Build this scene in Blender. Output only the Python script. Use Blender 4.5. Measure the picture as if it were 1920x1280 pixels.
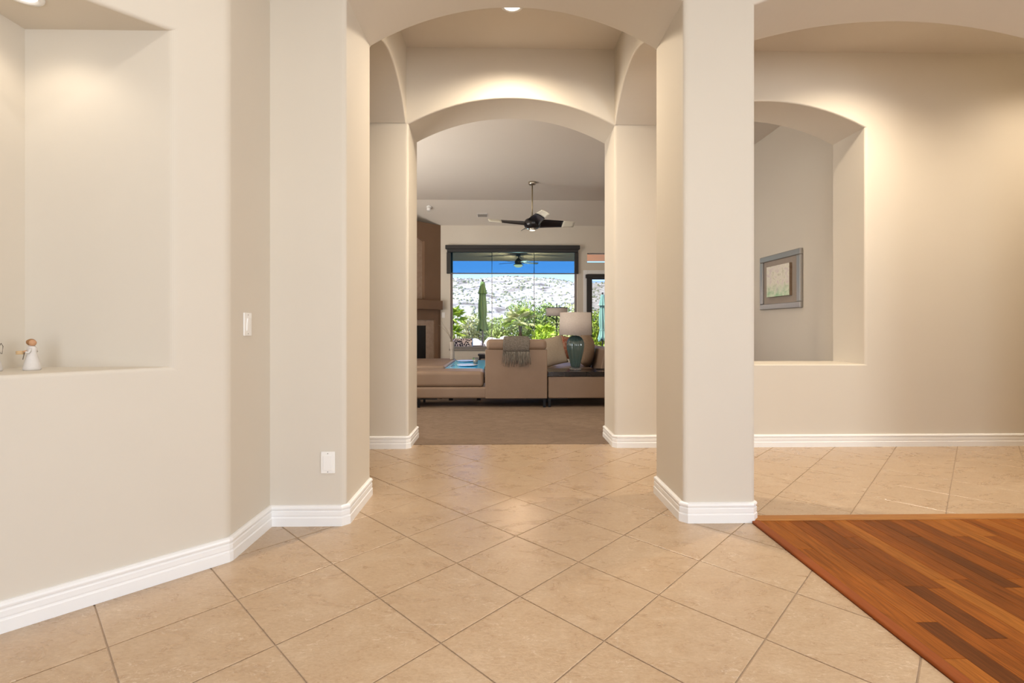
import bpy, bmesh, math, random
from mathutils import Vector, Matrix, noise

random.seed(7)
for o in list(bpy.data.objects):
    bpy.data.objects.remove(o, do_unlink=True)
SC = bpy.context.scene
COL = SC.collection

# ------------------------------------------------------------------ camera
YAW = math.radians(1.1)
cam_d = bpy.data.cameras.new('camera')
cam = bpy.data.objects.new('camera', cam_d)
COL.objects.link(cam)
cam.location = (0, 0, 1.12)
cam.rotation_euler = (math.radians(90), 0, -YAW)
cam_d.sensor_width = 36
cam_d.lens = 36 * 909 / 1920
cam_d.shift_y = -28.5 / 1920
cam_d.clip_end = 600
cam_d.clip_start = 0.02
SC.camera = cam

# ------------------------------------------------------------------ colour management
SC.view_settings.view_transform = 'Standard'
SC.view_settings.look = 'None'
SC.view_settings.exposure = 0.0
SC.view_settings.gamma = 1.0
SC.view_settings.use_curve_mapping = False

# ------------------------------------------------------------------ world sky
W = bpy.data.worlds.new('sky')
SC.world = W
W.use_nodes = True
nt = W.node_tree
bg = nt.nodes['Background']
tc = nt.nodes.new('ShaderNodeTexCoord')
sp = nt.nodes.new('ShaderNodeSeparateXYZ')
rp = nt.nodes.new('ShaderNodeValToRGB')
nt.links.new(tc.outputs['Generated'], sp.inputs[0])
nt.links.new(sp.outputs['Z'], rp.inputs[0])
nt.links.new(rp.outputs[0], bg.inputs['Color'])
e = rp.color_ramp.elements
e[0].position = 0.0; e[0].color = (0.74, 0.80, 0.90, 1)
e[1].position = 1.0; e[1].color = (0.04, 0.16, 0.60, 1)
k = e.new(0.12); k.color = (0.27, 0.52, 0.95, 1)
k = e.new(0.35); k.color = (0.10, 0.30, 0.85, 1)
bg.inputs['Strength'].default_value = 2.2

def add_light(name, kind, loc, rot, energy, color, **kw):
    d = bpy.data.lights.new(name, kind)
    d.energy = energy
    d.color = color
    for a, b in kw.items():
        setattr(d, a, b)
    o = bpy.data.objects.new(name, d)
    COL.objects.link(o)
    o.location = loc
    o.rotation_euler = rot
    return o

R = math.radians
add_light('sun', 'SUN', (0, 0, 30), (R(18), R(-45), 0), 10.0, (1.0, 0.96, 0.88), angle=R(0.6))
# daylight entering through the glazed entry behind the camera; side room lamp is an added unseen fill
add_light('entry_daylight', 'AREA', (0.1, -2.86, 1.45), (R(90), 0, 0), 88, (0.94, 0.98, 1.0), shape='RECTANGLE', size=2.3, size_y=2.5)
add_light('side_room_fill', 'AREA', (5.1, -1.9, 1.6), (R(90), 0, R(52)), 142, (0.95, 0.98, 1.0), shape='RECTANGLE', size=2.0, size_y=1.6)
# added area light out of view on the left, tilted up to lift the ceiling
add_light('great_room_fill', 'AREA', (-3.8, 6.4, 1.5), (R(140), 0, R(-90)), 235, (1.0, 0.96, 0.91), shape='RECTANGLE', size=2.6, size_y=2.2)

# ------------------------------------------------------------------ materials
MATS = {}
def mat(name, col, rough=0.6, metal=0.0, spec=0.5, **kw):
    m = bpy.data.materials.new(name)
    m.use_nodes = True
    b = m.node_tree.nodes['Principled BSDF']
    b.inputs['Base Color'].default_value = (*col, 1)
    b.inputs['Roughness'].default_value = rough
    b.inputs['Metallic'].default_value = metal
    b.inputs['Specular IOR Level'].default_value = spec
    for a, v in kw.items():
        b.inputs[a].default_value = v
    MATS[name] = m
    return m

def nodes(m):
    t = m.node_tree
    return t, t.nodes, t.links, t.nodes['Principled BSDF']

def pos_coord(t, random_off=0.0, scale=(1, 1, 1), rotz=0.0):
    """world position, shifted per object, through a mapping node"""
    g = t.nodes.new('ShaderNodeNewGeometry')
    src = g.outputs['Position']
    if random_off:
        oi = t.nodes.new('ShaderNodeObjectInfo')
        ml = t.nodes.new('ShaderNodeMath'); ml.operation = 'MULTIPLY'; ml.inputs[1].default_value = random_off
        t.links.new(oi.outputs['Random'], ml.inputs[0])
        cb = t.nodes.new('ShaderNodeCombineXYZ')
        for i in range(3):
            t.links.new(ml.outputs[0], cb.inputs[i])
        ad = t.nodes.new('ShaderNodeVectorMath'); ad.operation = 'ADD'
        t.links.new(src, ad.inputs[0]); t.links.new(cb.outputs[0], ad.inputs[1])
        src = ad.outputs[0]
    mp = t.nodes.new('ShaderNodeMapping')
    mp.inputs['Scale'].default_value = scale
    mp.inputs['Rotation'].default_value = (0, 0, rotz)
    t.links.new(src, mp.inputs['Vector'])
    return mp.outputs[0]

def tex_noise(t, vec, scale, detail=4, rough=0.55, dist=0.0):
    n = t.nodes.new('ShaderNodeTexNoise')
    n.inputs['Scale'].default_value = scale
    n.inputs['Detail'].default_value = detail
    n.inputs['Roughness'].default_value = rough
    n.inputs['Distortion'].default_value = dist
    t.links.new(vec, n.inputs['Vector'])
    return n.outputs['Fac']

def ramp(t, fac, stops, interp='LINEAR'):
    r = t.nodes.new('ShaderNodeValToRGB')
    r.color_ramp.interpolation = interp
    el = r.color_ramp.elements
    el[0].position, el[0].color = stops[0][0], (*stops[0][1], 1)
    el[1].position, el[1].color = stops[-1][0], (*stops[-1][1], 1)
    for p, c in stops[1:-1]:
        x = el.new(p); x.color = (*c, 1)
    t.links.new(fac, r.inputs[0])
    return r.outputs[0]

def mixc(t, fac, a, b, mode='MIX'):
    m = t.nodes.new('ShaderNodeMix'); m.data_type = 'RGBA'; m.blend_type = mode
    if isinstance(fac, float): m.inputs[0].default_value = fac
    else: t.links.new(fac, m.inputs[0])
    for i, v in ((6, a), (7, b)):
        if isinstance(v, tuple): m.inputs[i].default_value = (*v, 1)
        else: t.links.new(v, m.inputs[i])
    return m.outputs[2]

def bump(t, b, height, strength=0.3, dist=0.01):
    bp = t.nodes.new('ShaderNodeBump')
    bp.inputs['Strength'].default_value = strength
    bp.inputs['Distance'].default_value = dist
    t.links.new(height, bp.inputs['Height'])
    t.links.new(bp.outputs[0], b.inputs['Normal'])

def noisy(name, c1, c2, scale=8, rough=0.6, bstr=0.0, bscale=None, bdist=0.003, scl=(1, 1, 1), detail=4, **kw):
    m = mat(name, c1, rough, **kw)
    t, n, l, b = nodes(m)
    v = pos_coord(t, 0, scl)
    f = tex_noise(t, v, scale, detail)
    l.new(ramp(t, f, [(0.3, c1), (0.7, c2)]), b.inputs['Base Color'])
    if bstr:
        bump(t, b, tex_noise(t, v, bscale or scale, 3), bstr, bdist)
    return m

# walls: warm cream paint with a very fine orange-peel
WALLC = (0.69, 0.628, 0.535)
noisy('wall_paint', tuple(c * 0.985 for c in WALLC), WALLC, 2.5, 0.62, 0.06, 160, 0.001, spec=0.3)
noisy('ceiling_paint', (0.69, 0.635, 0.565), (0.70, 0.645, 0.575), 2.0, 0.75, 0.05, 120, 0.001, spec=0.2)
mat('trim_white', (0.90, 0.89, 0.87), 0.35)
mat('grout', (0.45, 0.345, 0.255), 0.9, spec=0.2)
mat('plate_white', (0.90, 0.88, 0.84), 0.35)
mat('screw_grey', (0.35, 0.34, 0.32), 0.4, 0.6)

# tile
m = mat('tile', (0.5, 0.36, 0.24), 0.22, spec=0.65)
t, n, l, b = nodes(m)
v = pos_coord(t, 37.0)
v2 = pos_coord(t, 37.0, (1.0, 1.9, 1.0), 0.5)
f1 = tex_noise(t, v2, 4.2, 7, 0.66, 1.1)
base = ramp(t, f1, [(0.27, (0.425, 0.282, 0.170)), (0.47, (0.485, 0.338, 0.210)), (0.62, (0.525, 0.382, 0.250)), (0.78, (0.585, 0.455, 0.320))])
f2 = tex_noise(t, v2, 17, 6, 0.60, 2.4)
vein = ramp(t, f2, [(0.595, (0, 0, 0)), (0.635, (0.8, 0.8, 0.8)), (0.66, (0, 0, 0))])
f4 = tex_noise(t, v, 6.0, 3, 0.5)
vein = mixc(t, 1.0, vein, ramp(t, f4, [(0.42, (0, 0, 0)), (0.58, (1, 1, 1))]), 'MULTIPLY')
base = mixc(t, vein, base, (0.80, 0.68, 0.55))
f3 = tex_noise(t, v2, 60, 4, 0.65, 0.6)
base = mixc(t, 0.28, base, mixc(t, ramp(t, f3, [(0.35, (0, 0, 0)), (0.65, (1, 1, 1))]), (0.33, 0.215, 0.125), (0.63, 0.50, 0.355)))
l.new(base, b.inputs['Base Color'])
h1 = tex_noise(t, v2, 26, 5, 0.62, 1.0)
bump(t, b, h1, 0.22, 0.005)
l.new(ramp(t, f1, [(0.3, (0.26,) * 3), (0.7, (0.31,) * 3)]), b.inputs['Roughness'])

# wood planks
m = mat('wood_floor', (0.4, 0.16, 0.05), 0.42, spec=0.08)
t, n, l, b = nodes(m)
oi = t.nodes.new('ShaderNodeObjectInfo')
tone = ramp(t, oi.outputs['Random'], [(0.0, (0.150, 0.046, 0.011)), (0.09, (0.225, 0.066, 0.012)), (0.40, (0.290, 0.083, 0.013)),
                                     (0.75, (0.335, 0.102, 0.016)), (1.0, (0.44, 0.155, 0.027))])
v = pos_coord(t, 53.0, (14.0, 1.0, 1.0))
g1 = tex_noise(t, v, 3.2, 6, 0.62, 1.4)
grain = ramp(t, g1, [(0.3, (0.60,) * 3), (0.55, (1.0,) * 3), (0.75, (1.18,) * 3)])
tone = mixc(t, 1.0, tone, grain, 'MULTIPLY')
v3 = pos_coord(t, 53.0, (60.0, 2.0, 1.0))
g2 = ramp(t, tex_noise(t, v3, 4, 3), [(0.35, (0.82,) * 3), (0.65, (1.06,) * 3)])
tone = mixc(t, 1.0, tone, g2, 'MULTIPLY')
l.new(tone, b.inputs['Base Color'])
bump(t, b, g1, 0.04, 0.002)
noisy('wood_strip', (0.25, 0.062, 0.014), (0.31, 0.08, 0.018), 6, 0.4, scl=(10, 1, 1), spec=0.12)
noisy('wood_strip_cross', (0.45, 0.20, 0.055), (0.36, 0.145, 0.038), 6, 0.4, scl=(1, 10, 1), spec=0.15)
noisy('wood_under', (0.10, 0.035, 0.012), (0.13, 0.045, 0.015), 6, 0.6)

# carpet
m = mat('carpet', (0.2, 0.15, 0.11), 0.95, spec=0.1)
t, n, l, b = nodes(m)
v = pos_coord(t, 0, (1, 1.5, 1), 0.5)
f1 = tex_noise(t, v, 7.0, 6, 0.7, 1.2)
c = ramp(t, f1, [(0.3, (0.205, 0.140, 0.098)), (0.7, (0.31, 0.225, 0.165))])
f2 = tex_noise(t, pos_coord(t), 180, 2)
c = mixc(t, 0.25, c, mixc(t, f2, (0.12, 0.08, 0.055), (0.36, 0.28, 0.21)))
l.new(c, b.inputs['Base Color'])
bump(t, b, f2, 0.7, 0.01)

noisy('leather', (0.235, 0.158, 0.108), (0.270, 0.187, 0.132), 3.0, 0.52, 0.15, 90, 0.002, spec=0.35)
noisy('leather_light', (0.36, 0.25, 0.175), (0.40, 0.285, 0.205), 4.0, 0.7, 0.15, 90, 0.002, spec=0.2)
noisy('pillow_beige', (0.42, 0.34, 0.25), (0.48, 0.39, 0.295), 60, 0.9, 0.2, 200, 0.002, spec=0.1)
noisy('pillow_brown', (0.25, 0.17, 0.11), (0.29, 0.20, 0.135), 40, 0.9, 0.2, 160, 0.002, spec=0.1)
noisy('pillow_rust', (0.38, 0.08, 0.04), (0.50, 0.35, 0.25), 30, 0.9, spec=0.1)
noisy('dark_wood', (0.014, 0.010, 0.009), (0.022, 0.016, 0.014), 5, 0.18, scl=(1, 12, 1))
mat('black_metal', (0.015, 0.015, 0.016), 0.4, 0.6)
mat('shade_black', (0.022, 0.019, 0.018), 0.55)
mat('firebox_black', (0.008, 0.008, 0.009), 0.25)
noisy('fireplace_brown', (0.195, 0.118, 0.073), (0.215, 0.132, 0.083), 2, 0.75, 0.05, 80, 0.002, spec=0.2)
noisy('fireplace_stone', (0.33, 0.235, 0.17), (0.42, 0.31, 0.23), 14, 0.6, 0.15, 30, 0.003, detail=6)
mat('frame_metal', (0.24, 0.21, 0.18), 0.45, 0.2)
noisy('linen_shade', (0.52, 0.45, 0.40), (0.57, 0.50, 0.45), 50, 0.9, 0.1, 150, 0.002, spec=0.1)
mat('teal_glass', (0.065, 0.105, 0.096), 0.10, spec=0.7)
MATS['teal_glass'].node_tree.nodes['Principled BSDF'].inputs['Coat Weight'].default_value = 0.6
m = mat('clear_acrylic', (0.92, 0.95, 0.95), 0.05)
MATS['clear_acrylic'].node_tree.nodes['Principled BSDF'].inputs['Transmission Weight'].default_value = 0.9
mat('nickel', (0.55, 0.50, 0.42), 0.3, 1.0)
mat('brass_rod', (0.38, 0.31, 0.19), 0.4, 0.9)
mat('blade_dark', (0.020, 0.017, 0.018), 0.28, 0.3, spec=0.6)
mat('blade_reflection', (0.86, 0.82, 0.68), 0.4, 0.0)  # pale reflections on the blade ends, put in as colour
mat('table_sky_reflection', (0.02, 0.46, 0.92), 0.12, spec=0.12)  # blue of the reflected sky set as the top's base colour
mat('china_white', (0.80, 0.80, 0.80), 0.2)
mat('candle_wax', (0.62, 0.55, 0.46), 0.5)
mat('lime_green', (0.12, 0.42, 0.02), 0.4)
noisy('vase_white', (0.42, 0.36, 0.30), (0.46, 0.40, 0.34), 30, 0.6)
mat('twig', (0.38, 0.31, 0.23), 0.8)
noisy('throw_grey', (0.10, 0.088, 0.075), (0.26, 0.23, 0.20), 90, 0.95, 0.6, 160, 0.006, scl=(0.5, 1, 2.2), spec=0.05)
noisy('throw_fringe', (0.09, 0.08, 0.068), (0.34, 0.305, 0.26), 120, 0.95, scl=(1, 1, 0.15), spec=0.05)
mat('silver_frame', (0.36, 0.34, 0.32), 0.42, 0.6)
noisy('mat_board', (0.36, 0.30, 0.25), (0.38, 0.32, 0.265), 20, 0.9)
mat('figure_skin', (0.55, 0.30, 0.16), 0.7)
mat('figure_hair', (0.33, 0.16, 0.06), 0.7)
noisy('figure_dress', (0.66, 0.62, 0.58), (0.72, 0.68, 0.64), 60, 0.75)
mat('figure_wire', (0.12, 0.09, 0.07), 0.5, 0.6)
noisy('figure_drum', (0.60, 0.42, 0.22), (0.55, 0.36, 0.18), 60, 0.6)

def emissive(name, col, strength):
    m = bpy.data.materials.new(name); m.use_nodes = True
    t = m.node_tree; t.nodes.clear()
    o = t.nodes.new('ShaderNodeOutputMaterial'); em = t.nodes.new('ShaderNodeEmission')
    em.inputs[0].default_value = (*col, 1); em.inputs[1].default_value = strength
    t.links.new(em.outputs[0], o.inputs[0]); MATS[name] = m
emissive('lamp_lens', (1.0, 0.93, 0.80), 6.0)
emissive('globe_light', (1.0, 0.62, 0.28), 3.0)
emissive('fan_lens', (1.0, 0.90, 0.72), 3.0)

def see_through(name, tint, gloss=0.06, rough=0.02, body=None, body_amt=0.0):
    m = bpy.data.materials.new(name); m.use_nodes = True
    t = m.node_tree; t.nodes.clear()
    o = t.nodes.new('ShaderNodeOutputMaterial')
    tr = t.nodes.new('ShaderNodeBsdfTransparent'); tr.inputs[0].default_value = (*tint, 1)
    if body:
        g = t.nodes.new('ShaderNodeBsdfDiffuse'); g.inputs[0].default_value = (*body, 1); amt = body_amt
    else:
        g = t.nodes.new('ShaderNodeBsdfGlossy'); g.inputs['Roughness'].default_value = rough; amt = gloss
    mx = t.nodes.new('ShaderNodeMixShader'); mx.inputs[0].default_value = amt
    t.links.new(tr.outputs[0], mx.inputs[1]); t.links.new(g.outputs[0], mx.inputs[2])
    t.links.new(mx.outputs[0], o.inputs[0]); MATS[name] = m
see_through('window_glass', (0.985, 0.99, 0.99), 0.004)
see_through('tumbler_glass', (0.85, 0.86, 0.86), 0.10)
see_through('shade_screen', (0.36, 0.545, 0.66), body=(0.03, 0.03, 0.03), body_amt=0.03)
see_through('door_screen', (0.80, 0.78, 0.74), body=(0.05, 0.045, 0.04), body_amt=0.04)

# outdoors
m = mat('hill_rock', (0.6, 0.55, 0.48), 0.95, spec=0.1)
t, n, l, b = nodes(m)
v = pos_coord(t)
f1 = tex_noise(t, v, 0.22, 8, 0.7, 0.6)
c = ramp(t, f1, [(0.37, (0.16, 0.135, 0.115)), (0.45, (0.42, 0.385, 0.33)), (0.58, (0.66, 0.61, 0.53))])
f2 = tex_noise(t, v, 1.3, 5, 0.65)
f5 = tex_noise(t, pos_coord(t, 0, (0.5, 1.0, 2.0), 0.5), 0.11, 8, 0.72, 1.2)
c = mixc(t, ramp(t, f5, [(0.54, (0, 0, 0)), (0.62, (0.85, 0.85, 0.85))]), c, (0.25, 0.21, 0.18))
c = mixc(t, ramp(t, f2, [(0.36, (1, 1, 1)), (0.46, (0, 0, 0))]), c, (0.22, 0.22, 0.16))
l.new(c, b.inputs['Base Color'])
bump(t, b, f1, 0.5, 0.7)
noisy('gravel_tan', (0.40, 0.34, 0.27), (0.50, 0.43, 0.35), 6, 0.95)
noisy('patio_stone', (0.42, 0.37, 0.31), (0.48, 0.42, 0.36), 3, 0.8)
noisy('patio_ceiling', (0.90, 0.46, 0.24), (0.93, 0.48, 0.26), 3, 0.8)
noisy('boulder', (0.55, 0.46, 0.36), (0.72, 0.68, 0.62), 4, 0.95, 0.5, 8, 0.05)
noisy('leaf_bright', (0.28, 0.44, 0.02), (0.42, 0.55, 0.06), 3, 0.55)
noisy('leaf_mid', (0.20, 0.31, 0.05), (0.38, 0.47, 0.13), 2, 0.6)
noisy('leaf_pale', (0.38, 0.43, 0.14), (0.56, 0.57, 0.28), 2, 0.6)
noisy('shrub_dry', (0.19, 0.21, 0.11), (0.33, 0.33, 0.22), 0.5, 0.9)
noisy('bark', (0.16, 0.10, 0.06), (0.22, 0.15, 0.10), 20, 0.9)
noisy('umbrella_green', (0.075, 0.165, 0.05), (0.11, 0.22, 0.075), 5, 0.8, scl=(1, 1, 0.2))
noisy('umbrella_teal', (0.22, 0.47, 0.47), (0.28, 0.55, 0.55), 5, 0.8, scl=(1, 1, 0.2))
mat('patio_grey', (0.14, 0.13, 0.12), 0.6)
m = mat('cushion_pattern', (0.5, 0.5, 0.5), 0.9, spec=0.1)
t, n, l, b = nodes(m)
vo = t.nodes.new('ShaderNodeTexVoronoi'); vo.inputs['Scale'].default_value = 22
l.new(pos_coord(t), vo.inputs['Vector'])
l.new(ramp(t, vo.outputs['Distance'], [(0.40, (0.03, 0.035, 0.05)), (0.48, (0.62, 0.62, 0.62))], 'CONSTANT'), b.inputs['Base Color'])
mat('cushion_blue', (0.05, 0.22, 0.55), 0.8)
# art in the picture frame: soft landscape blotches
m = mat('art_paint', (0.6, 0.6, 0.5), 0.7)
t, n, l, b = nodes(m)
v = pos_coord(t, 0, (1, 1, 1.4))
f1 = tex_noise(t, v, 9, 5, 0.6, 0.8)
sky_c = ramp(t, f1, [(0.3, (0.52, 0.45, 0.34)), (0.5, (0.82, 0.78, 0.66)), (0.7, (0.70, 0.60, 0.58))])
g = t.nodes.new('ShaderNodeNewGeometry'); sx = t.nodes.new('ShaderNodeSeparateXYZ')
l.new(g.outputs['Position'], sx.inputs[0])
mr = t.nodes.new('ShaderNodeMapRange'); mr.inputs[1].default_value = 1.52; mr.inputs[2].default_value = 1.68
l.new(sx.outputs['Z'], mr.inputs[0])
ad = t.nodes.new('ShaderNodeMath'); ad.operation = 'ADD'; l.new(mr.outputs[0], ad.inputs[0])
s2 = t.nodes.new('ShaderNodeMath'); s2.operation = 'SUBTRACT'; s2.inputs[1].default_value = 0.5; l.new(f1, s2.inputs[0]); l.new(s2.outputs[0], ad.inputs[1])
low = ramp(t, tex_noise(t, v, 14, 4), [(0.35, (0.36, 0.58, 0.34)), (0.65, (0.74, 0.80, 0.62))])
l.new(mixc(t, ad.outputs[0], low, sky_c), b.inputs['Base Color'])

# ------------------------------------------------------------------ mesh helpers
class MB:
    def __init__(self):
        self.v = []; self.f = []
    def add(self, verts, faces):
        o = len(self.v)
        self.v += [tuple(p) for p in verts]
        self.f += [tuple(i + o for i in f) for f in faces]
        return self
    def box(self, x0, x1, y0, y1, z0, z1):
        p = [(x, y, z) for x in (x0, x1) for y in (y0, y1) for z in (z0, z1)]
        return self.add(p, [(0, 1, 3, 2), (4, 6, 7, 5), (0, 4, 5, 1), (2, 3, 7, 6), (0, 2, 6, 4), (1, 5, 7, 3)])
    def lathe(self, prof, cx=0, cy=0, seg=24, z0=0.0, rib=0, amp=0.0):
        pts = []; fs = []
        n = len(prof)
        for r, z in prof:
            for i in range(seg):
                a = 2 * math.pi * i / seg
                rr = r * (1 + amp * math.cos(rib * a)) if rib else r
                pts.append((cx + rr * math.cos(a), cy + rr * math.sin(a), z0 + z))
        for j in range(n - 1):
            for i in range(seg):
                k = (i + 1) % seg
                fs.append((j * seg + i, j * seg + k, (j + 1) * seg + k, (j + 1) * seg + i))
        if prof[0][0] > 1e-6: fs.append(tuple(range(seg - 1, -1, -1)))
        if prof[-1][0] > 1e-6: fs.append(tuple((n - 1) * seg + i for i in range(seg)))
        return self.add(pts, fs)
    def tube(self, path, r, seg=8):
        path = [Vector(p) for p in path]
        rs = r if isinstance(r, (list, tuple)) else [r] * len(path)
        pts = []; fs = []
        up = Vector((0, 0, 1))
        for i, p in enumerate(path):
            d = (path[min(i + 1, len(path) - 1)] - path[max(i - 1, 0)]).normalized()
            a = d.cross(up)
            if a.length < 1e-3: a = d.cross(Vector((0, 1, 0)))
            a.normalize(); b2 = d.cross(a)
            for j in range(seg):
                t = 2 * math.pi * j / seg
                pts.append(p + a * (rs[i] * math.cos(t)) + b2 * (rs[i] * math.sin(t)))
        for i in range(len(path) - 1):
            for j in range(seg):
                k = (j + 1) % seg
                fs.append((i * seg + j, i * seg + k, (i + 1) * seg + k, (i + 1) * seg + j))
        fs.append(tuple(range(seg - 1, -1, -1))); fs.append(tuple((len(path) - 1) * seg + j for j in range(seg)))
        return self.add(pts, fs)
    def prism(self, poly, z0, z1):
        n = len(poly)
        p = [(x, y, z0) for x, y in poly] + [(x, y, z1) for x, y in poly]
        fs = [tuple(range(n - 1, -1, -1)), tuple(range(n, 2 * n))]
        fs += [(i, (i + 1) % n, n + (i + 1) % n, n + i) for i in range(n)]
        return self.add(p, fs)
    def mesh(self, name):
        me = bpy.data.meshes.new(name)
        me.from_pydata(self.v, [], self.f)
        bm = bmesh.new(); bm.from_mesh(me)
        bmesh.ops.recalc_face_normals(bm, faces=bm.faces)
        bm.to_mesh(me); bm.free()
        return me
    def build(self, name, material, parent=None, smooth=False, bevel=0.0, seg=3, loc=None, rot=None):
        me = self.mesh(name)
        return link(name, me, material, parent, smooth, bevel, seg, loc, rot)

def link(name, me, material, parent=None, smooth=False, bevel=0.0, seg=3, loc=None, rot=None):
    if material and not me.materials:
        me.materials.append(MATS[material])
    o = bpy.data.objects.new(name, me)
    COL.objects.link(o)
    if loc: o.location = loc
    if rot: o.rotation_euler = rot
    if parent: o.parent = parent
    if smooth:
        for p in me.polygons: p.use_smooth = True
    if bevel:
        b = o.modifiers.new('bevel', 'BEVEL'); b.width = bevel; b.segments = seg; b.limit_method = 'ANGLE'
        b.angle_limit = R(35); b.use_clamp_overlap = True
        for p in me.polygons: p.use_smooth = True
        w = o.modifiers.new('wn', 'WEIGHTED_NORMAL'); w.keep_sharp = True
    return o

def tag(o, label, cat, group=None):
    o['label'] = label; o['category'] = cat
    if group: o['group'] = group
    return o
def struct(o, label=None):
    o['kind'] = 'structure'
    if label: o['label'] = label
    return o
def empty(name, loc, rz=0.0):
    o = bpy.data.objects.new(name, None); COL.objects.link(o)
    o.location = loc; o.rotation_euler = (0, 0, rz); o.empty_display_size = 0.05
    return o
def box(x0, x1, y0, y1, z0, z1): return MB().box(x0, x1, y0, y1, z0, z1)

def pillow_mesh(name, w, h, t, n=14, pinch=0.10):
    """cushion standing in the XZ plane, thickness along Y, base at z = 0"""
    mb = MB(); pts = []; fs = []
    for side in (1, -1):
        o = len(pts)
        for j in range(n + 1):
            for i in range(n + 1):
                u = 2 * i / n - 1; v = 2 * j / n - 1
                puff = max(0.0, (1 - abs(u) ** 2.6) * (1 - abs(v) ** 2.6)) ** 0.55
                sx = 1 - pinch * (1 - v * v) * abs(u) * 0.5; sz = 1 - pinch * (1 - u * u) * abs(v) * 0.5
                pts.append((u * sx * w / 2, side * puff * t / 2, h / 2 + v * sz * h / 2))
        for j in range(n):
            for i in range(n):
                a = o + j * (n + 1) + i
                fs.append((a, a + 1, a + n + 2, a + n + 1))
    mb.add(pts, fs)
    me = mb.mesh(name)
    bm = bmesh.new(); bm.from_mesh(me)
    bmesh.ops.remove_doubles(bm, verts=bm.verts, dist=1e-4)
    bmesh.ops.recalc_face_normals(bm, faces=bm.faces)
    bm.to_mesh(me); bm.free()
    return me

def arch_pts(a0, a1, spring, apex, n=48):
    """points of a segmental arch from (a0, spring) over the apex to (a1, spring)"""
    half = (a1 - a0) / 2; rise = apex - spring
    rad = (half * half + rise * rise) / (2 * rise); c = (a0 + a1) / 2; zc = apex - rad
    th = math.asin(half / rad)
    return [(c + rad * math.sin(-th + 2 * th * i / n), zc + rad * math.cos(-th + 2 * th * i / n)) for i in range(n + 1)]

def slab(name, polys, lo, hi, axis, material, width=0.03, skip=lambda a, b: False):
    """thick wall: 2-D polygons (horizontal, z) sharing vertices, extruded from lo to hi along the axis; convex edges rounded"""
    bm = bmesh.new()
    vd = {}
    def V(p, d):
        k2 = (round(p[0], 5), round(p[1], 5), d)
        if k2 not in vd:
            vd[k2] = bm.verts.new((p[0], d, p[1]) if axis == 'Y' else (d, p[0], p[1]))
        return vd[k2]
    cnt = {}
    for poly in polys:
        bm.faces.new([V(p, lo) for p in poly]); bm.faces.new([V(p, hi) for p in reversed(poly)])
        for i in range(len(poly)):
            a, b2 = poly[i], poly[(i + 1) % len(poly)]
            ka = (round(a[0], 5), round(a[1], 5)); kb = (round(b2[0], 5), round(b2[1], 5))
            cnt.setdefault(frozenset((ka, kb)), []).append((a, b2))
    for lst in cnt.values():
        if len(lst) == 1:
            a, b2 = lst[0]
            bm.faces.new([V(a, lo), V(a, hi), V(b2, hi), V(b2, lo)])
    bmesh.ops.recalc_face_normals(bm, faces=bm.faces)
    w = {}
    bm.edges.ensure_lookup_table()
    for ed in bm.edges:
        if len(ed.link_faces) == 2 and ed.calc_face_angle(0) > R(40) and ed.is_convex:
            a, b2 = ed.verts[0].co, ed.verts[1].co
            if min(a.z, b2.z) < 1e-4 and abs(a.z - b2.z) < 1e-4: continue
            if min(a.z, b2.z) > 3.6: continue
            if skip(a, b2): continue
            w[ed.index] = 1.0 if abs(a.z - b2.z) > 0.25 and (a - b2).xy.length < 0.02 else 0.42
    bm.edges.index_update()
    me = bpy.data.meshes.new(name)
    bm.to_mesh(me); bm.free()
    at = me.attributes.new('bevel_weight_edge', 'FLOAT', 'EDGE')
    for i, x in w.items(): at.data[i].value = x
    o = link(name, me, material)
    b = o.modifiers.new('bevel', 'BEVEL'); b.limit_method = 'WEIGHT'; b.width = width; b.segments = 5; b.use_clamp_overlap = True
    return struct(o)

# ------------------------------------------------------------------ dimensions
H = 3.68              # ceiling height
PF, PB = 2.755, 3.26  # pillar wall front / back
EF, EB = 4.465, 4.92  # end wall front / back
XL, XR, XP = -0.885, 1.035, 1.45
FW = 10.65            # window wall
GX = 3.55             # great room right wall

# ------------------------------------------------------------------ walls
def arch_open(a0, a1, spring, apex, bottom=0.0, n=48):
    return [(a0, bottom)] + arch_pts(a0, a1, spring, apex, n) + [(a1, bottom)]

front = [(-1.31, 0.0)] + arch_open(XL, XR, 2.985, 3.255) + arch_open(XP, 3.95, 2.97, 3.195) + [(5.6, 0.0), (5.6, H), (-1.31, H)]
slab('wall_foyer', [front], PF, PB, 'Y', 'wall_paint', 0.032, lambda a, b: a.x < -1.3 and b.x < -1.3)
end = [(-3.2, 0.0)] + arch_open(-0.865, 1.035, 2.975, 3.22) + [(1.5, 0.0), (1.5, 0.765)] + arch_pts(1.5, 3.385, 2.978, 3.215) + [(3.385, 0.765), (3.385, 0.0), (6.2, 0.0), (6.2, H), (-3.2, H)]
sill = [(1.5, 0.0), (3.385, 0.0), (3.385, 0.765), (1.5, 0.765)]
slab('wall_hall', [end, sill], EF, EB, 'Y', 'wall_paint', 0.03)
for nm, x0, x1 in (('wall_passage_left', -1.31, XL), ('wall_passage_right', XR, XP)):
    slab(nm, [arch_pts(PB, EF, 2.975, 3.275, 40) + [(EF, H), (PB, H)]], x0, x1, 'X', 'wall_paint', 0.03, lambda a, b: abs(a.x - b.x) < 0.01 and (a - b).xy.length < 0.02)

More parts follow.
